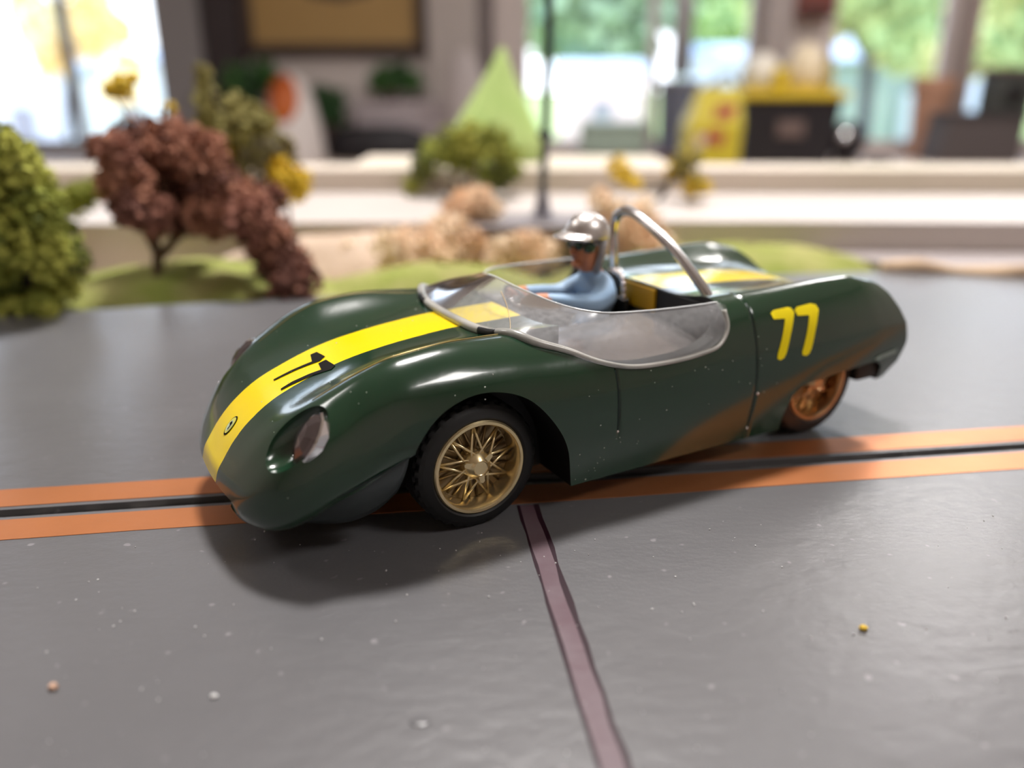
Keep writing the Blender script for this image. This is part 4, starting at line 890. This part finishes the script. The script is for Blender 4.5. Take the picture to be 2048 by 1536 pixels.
# dark fabric boxes at the right
b = thing('fabric_box', 'dark brown fabric box at the right end of the counter', 'box', 1938, 395)
m = MB(); m.add([(-19, -10, 0), (18, -10, 0), (18, 10, 0), (-19, 10, 0), (-16, -9, 20), (19, -9, 20), (19, 9, 20), (-16, 9, 20)], [(3, 2, 1, 0), (4, 5, 6, 7), (0, 1, 5, 4), (1, 2, 6, 5), (2, 3, 7, 6), (3, 0, 4, 7)]); m.build('box_body', mat('brown_fabric', (.085, .07, .07), .8), b); m = MB(); m.box(-17, 20, -10, 10, 20, 22, .4); m.build('box_lid', mat('dark_fabric', (.05, .043, .045), .8), b)
b = thing('speaker_box', 'dark green-grey speaker standing on the brown fabric box', 'speaker', 1985, 397); b.location.z = (ZC+22)*S
m = MB(); m.box(-8, 10, -7, 7, 0, 17, .8); m.build('speaker_case', mat('green_grey_case', (.055, .06, .055), .6), b); m = MB(); m.lathe([(5, 0), (5, .5), (2.5, .1), (0, .6)], 20, axis_M((1, -7, 8), (0, -1, 0))); m.build('speaker_cone', M_black, b, smooth=True); m = MB(); m.box(-12, 16, -8, 8, 17, 19, .4); m.build('speaker_top', mat('brown_top', (.15, .10, .09), .6), b)
b = thing('plant_pot', 'small terracotta pot on the counter left of the brown post', 'pot', 1848, 415)
m = MB(); m.lathe([(6, 0), (7, 1), (9, 30), (10, 30), (10, 37), (8.5, 37), (8, 30), (0, 29)], 20); m.build('pot_body', mat('terracotta', (.48, .26, .17), .7), b, auto=40); m = MB(); m.ball((0, 0, 33), (8, 8, 3), 14, 8, wob=.3); m.build('soil', M_bark2, b, smooth=True)
# dark red box hanging at top between the windows
m = MB(); zz = at(1597, 35, YW-8).z; m.box(xw(1562), xw(1636), YW-9, YW, zz, zz+16, .6); o = m.build('wall_speaker', mat('dark_red_case', (.16, .04, .03), .5)); tag(o, 'dark red box mounted on the wall between two windows', 'box')
m = MB(); m.box(xw(1562)+2, xw(1636)-2, YW-9.4, YW-9, zz+1.5, zz+4, .1); m.build('dark_slot', M_black, o)
# white curtain strip in the second window
b = empty('curtain', (xw(1352), YW-6, ZS)); tag(b, 'narrow white curtain hanging in the second window', 'curtain')
vs = []; n = 30; zl = at(1350, 150, YW-6).z-ZS
for i in range(n+1):
    x = -5+10*i/n; y = 1.2*math.sin(i*1.4)
    vs += [(x, y, zl), (x*.9, y, ZT-ZS-2)]
m = MB(); m.add(vs, [(2*i, 2*i+2, 2*i+3, 2*i+1) for i in range(n)]); o = m.build('curtain_cloth', mat('white_cloth', (.80, .80, .84), .8), b, smooth=True); md = o.modifiers.new('s', 'SOLIDIFY'); md.thickness = .02; bake(o)
m = MB(); m.tube([(-9, 0, ZT-ZS-2), (9, 0, ZT-ZS-2)], .8, 8); m.build('curtain_rod', M_frame, b)
# left of centre: white container with orange patch, cloth covered box, black tray, leafy plants
b = thing('white_container', 'white rounded container with an orange round label on the counter', 'container', 590, 388)
m = MB(); m.lathe([(13.5, 0), (14, 2), (12.5, 16), (10, 28), (7, 35), (3, 38), (0, 38.5)], 28); m.build('container_body', mat('offwhite_plastic', (.82, .76, .74), .5), b, smooth=True)
m = MB(); m.ball((-1.0, -7.2, 28), (6.8, 4.8, 11), 20, 12, M=Matrix.Rotation(R(-24), 4, 'X')); m.build('orange_label', mat('orange_print', (.60, .14, .02), .5, noise=(.6, (.35, .05, .01), .45, .6)), b, smooth=True)
b = thing('cloth_covered_box', 'low box covered with a pale lilac cloth behind the black tray', 'box', 800, 419)
m = MB(); m.box(-21, 24, -6.5, 6.5, 0, 25, 2.5); m.build('box_body', mat('lilac_cloth', (.48, .42, .44), .8), b, smooth=True); m = MB(); m.box(-22, 25, -7.5, 7.5, 21, 26, 1.6); m.build('cloth_top', D.materials['lilac_cloth'], b, smooth=True)
b = thing('black_tray', 'low black oval tray on the counter left of the green tree', 'tray', 758, 402)
m = MB(); m.lathe([(21, 0), (23, 3), (23.5, 8), (21, 13), (14, 15.5), (0, 16)], 36, Matrix.Diagonal((1, .32, 1, 1))); m.build('tray_body', D.materials['bin_black'], b, smooth=True); m = MB(); m.lathe([(23.4, 4.6), (24.2, 5), (23.4, 5.6)], 36, Matrix.Diagonal((1, .32, 1, 1))); m.build('tray_rim', M_black, b, smooth=True)
M_leaf = [mat('dark_leaf', (.022, .075, .018), .6), mat('mid_leaf', (.05, .14, .03), .6)]
def leafy(lab, u, Y, blobs, seed, h0=0.):
    b = thing('potted_plant', lab, 'plant', u, Y); b.location.z = (ZC+h0)*S; k = .45 if h0 else 1
    bl = [(x-b.location.x/S, y-Y, z-ZC-h0, r) for x, y, z, r in px_blobs(blobs, Y, 3, seed)]
    crown('foliage', bl, M_leaf, 420, 1.6, seed, b)
    m = MB(); m.lathe([(6*k, 0), (8*k, 14*k), (8.6*k, 14*k), (8.6*k, 16*k), (7*k, 16*k), (0, 15*k)], 18); m.build('pot', mat('dark_pot', (.06, .035, .03), .6), b, auto=40)
    m = MB(); m.tube([(0, 0, 15*k), (1, 0, 24*k), (0, 0, 34*k)], .8, 6); m.build('stem', M_bark2, b)
leafy('dark leafy potted plant in front of the dark casing', 505, 412, [(470, 160, 26), (510, 150, 26), (545, 165, 22), (500, 185, 26), (530, 140, 16)], 71)
leafy('green leafy potted plant right of the white container', 650, 416, [(640, 195, 20), (655, 220, 22), (670, 200, 20), (650, 245, 22), (668, 240, 18)], 72)
leafy('dark leafy potted plant standing on the cloth covered box', 790, 419, [(765, 155, 22), (800, 150, 22), (790, 165, 20), (826, 165, 16), (750, 165, 14)], 73, 26.2)
b = thing('pale_cushion', 'pale rounded cushion leaning on the pillar left of the cone tree', 'cushion', 932, 402)
m = MB(); m.ball((0, 2, 24.6), (9, 4, 24), 20, 14); m.build('cushion_cover', mat('pale_cushion_cloth', (.50, .45, .45), .8), b, smooth=True)
m = MB(); m.tube([Vector((9*math.cos(t), 2, 24.6+24*math.sin(t))) for t in [2*math.pi*i/32 for i in range(33)]], .5, 6); m.build('piping', M_trimw, b)
# fixtures of the ceiling lamps and of the added fill lamps
for i, (x, y, en) in enumerate(LAMPS):
    b = empty('ceiling_and_fill_lamp', (x, y, 183)); tag(b, ['round-cornered ceiling lamp above the right of the layout', 'added square fill lamp above the left front of the room', 'square ceiling lamp behind the camera', 'added square fill lamp by the right hand windows'][i], 'lamp')
    m = MB(); sy = 30 if i else 15; m.box(-31, 31, -sy-1, sy+1, -1.6, 0, .4); m.build('lamp_housing', M_trimw, b)

# ------------------------------------------------------------------ outside
M_patio = mat('terracotta_paving', (.62, .44, .36), .8, noise=(.15, (.72, .58, .50), .4, .7)); M_lawn = mat('garden_lawn', (.20, .30, .08), .9, noise=(.1, (.35, .38, .12), .4, .7))
m = MB(); m.box(-2600, 2600, 445, 1250, -125, -120); structure('ground_patio', m, M_patio)
m = MB(); m.box(-6000, 6000, 1250, 9000, -126, -121); structure('ground_lawn', m, M_lawn)
M_tl = [[mat('teal_leaf', (.22, .36, .27), .8), mat('soft_green_leaf', (.36, .50, .32), .8)], [mat('bright_green_leaf', (.32, .46, .18), .8), mat('lime_leaf', (.55, .62, .25), .8)], [mat('gold_leaf', (.85, .66, .25), .8), mat('pale_gold_leaf', (.88, .78, .45), .8)]]
M_trunk = mat('garden_trunk', (.055, .07, .075), .8)
def tree(lab, u, Y, blobs, cols, seed, path, tr, n=900, size=None):
    p = at(u, 300, Y); b = empty('garden_tree', (p.x, Y, -121)); tag(b, lab, 'tree')
    bl = [(x-p.x, y-Y, z+121, r) for x, y, z, r in px_blobs(blobs, Y, Y*.12, seed)]
    crown('foliage', bl, cols, n, size or Y*.012, seed, b)
    m = MB(); pp = []
    for pth in path:
        q = [at(a, c, Y) for a, c in pth]; q = [Vector((v_.x-p.x, 0, v_.z+121)) for v_ in q]
        if pth is path[0]: q[0].z = 0
        m.tube(crom(q, 4) if len(q) > 2 else q, tr, 8); tr_ = tr
    m.build('trunk', M_trunk, b, smooth=True)
tree('soft teal-green garden tree seen through the second window', 1210, 2100, [(1100, 40, 60), (1180, 30, 70), (1260, 50, 60), (1150, 90, 45), (1230, 100, 45), (1080, -60, 90), (1220, -70, 100), (1290, 90, 30), (1330, 0, 60)], M_tl[0], 81, [[(1210, 300), (1212, 180), (1215, 60)]], 14)
tree('yellow-green garden tree at the top of the curtain window', 1440, 3300, [(1400, 60, 30), (1440, 50, 36), (1490, 55, 30), (1440, -50, 70)], M_tl[1], 82, [[(1440, 250), (1440, 100)]], 16, 600)
tree('bright green tree with a forked dark trunk in the third window', 1728, 900, [(1660, 10, 46), (1700, 40, 22), (1790, 30, 55), (1840, 50, 50), (1810, 90, 40), (1870, 110, 35), (1900, 40, 50), (1740, -60, 90), (1860, -50, 90)], M_tl[1], 83, [[(1726, 330), (1732, 200), (1742, 60), (1748, -60)], [(1738, 110), (1700, 40), (1660, -10)], [(1740, 90), (1790, 30), (1830, -10)]], 7.5, 1500)
tree('bright green bushy tree in the right hand window', 2010, 1100, [(1960, 70, 40), (2010, 40, 50), (2060, 60, 50), (1980, 110, 32), (2030, 120, 34), (2000, -50, 90)], M_tl[1], 84, [[(2010, 320), (2012, 150)]], 9, 900)
tree('golden autumn tree outside the left window', 210, 1000, [(190, 30, 40), (180, 80, 30), (235, 175, 26), (260, 140, 18), (80, 50, 30), (95, 110, 26), (60, 20, 30), (230, 60, 24)], M_tl[2], 85, [[(130, 330), (135, 200), (150, 60)]], 4, 420)
# white house with a gabled roof
M_side = mat('white_siding', (.74, .78, .84), .6); M_roof = mat('blue_grey_roof', (.42, .50, .62), .7)
hp = at(1730, 262, 2200); hs = empty('house', (hp.x, 2200, -121)); tag(hs, 'white house with blue-grey gabled roof beyond the third window', 'house')
hx0 = at(1560, 200, 2200).x-hp.x; hx1 = at(1735, 200, 2200).x-hp.x; he = at(1700, 125, 2200).z+121; hr = at(1700, 62, 2200).z+121
m = MB(); m.box(hx0, hx1, 0, 500, 0, he); m.add([(hx1, 0, he), (hx1, 500, he), (hx1, 250, hr)], [(0, 1, 2)]); m.build('house_wall', M_side, hs)
m = MB(); m.add([(hx0-20, -30, he-8), (hx1+20, -30, he-8), (hx1+20, 250, hr), (hx0-20, 250, hr), (hx0-20, -30, he+4), (hx1+20, -30, he+4), (hx1+20, 250, hr+14), (hx0-20, 250, hr+14)], [(0, 1, 2, 3), (7, 6, 5, 4), (0, 4, 5, 1), (1, 5, 6, 2), (2, 6, 7, 3), (3, 7, 4, 0)])
m.add([(hx0-20, 530, he-8), (hx1+20, 530, he-8), (hx1+20, 250, hr), (hx0-20, 250, hr), (hx0-20, 530, he+4), (hx1+20, 530, he+4), (hx1+20, 250, hr+14), (hx0-20, 250, hr+14)], [(3, 2, 1, 0), (4, 5, 6, 7), (1, 5, 4, 0), (2, 6, 5, 1), (3, 7, 6, 2), (0, 4, 7, 3)]); m.build('roof', M_roof, hs)
for x in (hx0+60, hx1-90):
    m = MB(); m.box(x, x+46, -4, 2, he*.45, he*.8, 1); f = m.build('house_window', M_frame, hs)
# green-grey garage beside it
g0 = at(1775, 200, 1700).x; g1 = at(1880, 200, 1700).x; gz = at(1800, 110, 1700).z
g = empty('garage', (g0, 1700, -121)); tag(g, 'grey-green garage beyond the garden, right of the white house', 'garage')
m = MB(); m.box(0, g1-g0, 0, 300, 0, gz+121-10); m.build('garage_wall', mat('grey_green_siding', (.30, .38, .34), .7), g); m = MB(); m.box(-15, g1-g0+15, -15, 315, gz+111, gz+121, 2); m.build('garage_roof', M_roof, g); m = MB(); m.box(30, (g1-g0)*.6, -4, 1, 0, (gz+121)*.6, 1); m.build('garage_door', M_side, g)
# white car-port and blue-white shed seen low in the windows
for lab, u0, u1, v0, Y, c in (('white garden shed outside the second window', 1375, 1500, 85, 1900, (.62, .66, .75)), ('pale pink low garden wall block outside the second window', 1130, 1290, 118, 1400, (.80, .64, .62)), ('white bright shed seen through the left window', 170, 330, 95, 1500, (.85, .87, .92)), ('pale blue-white van shaped shed at the left window', -60, 110, 120, 1200, (.72, .78, .85)), ('pale blue shed beyond the right hand window', 1950, 2060, 110, 1500, (.62, .70, .85))):
    a = at(u0, v0, Y); c_ = at(u1, v0, Y); s_ = empty('garden_shed', ((a.x+c_.x)/2, Y, -121)); tag(s_, lab, 'shed'); hw = (c_.x-a.x)/2; h_ = a.z+121
    m = MB(); m.box(-hw, hw, 0, 160, 0, h_*.86, 1); m.build('shed_wall', mat('shed_paint', c, .6), s_)
    m = MB(); m.add([(-hw-8, -10, h_*.86), (hw+8, -10, h_*.86), (hw+8, 170, h_*.86), (-hw-8, 170, h_*.86), (-hw-8, 80, h_), (hw+8, 80, h_)], [(3, 2, 1, 0), (0, 1, 5, 4), (2, 3, 4, 5), (1, 2, 5), (3, 0, 4)]); m.build('shed_roof', M_roof, s_)
    m = MB(); m.box(-hw*.3, hw*.25, -3, 1, 0, h_*.6, .5); m.build('shed_door', M_frame, s_)
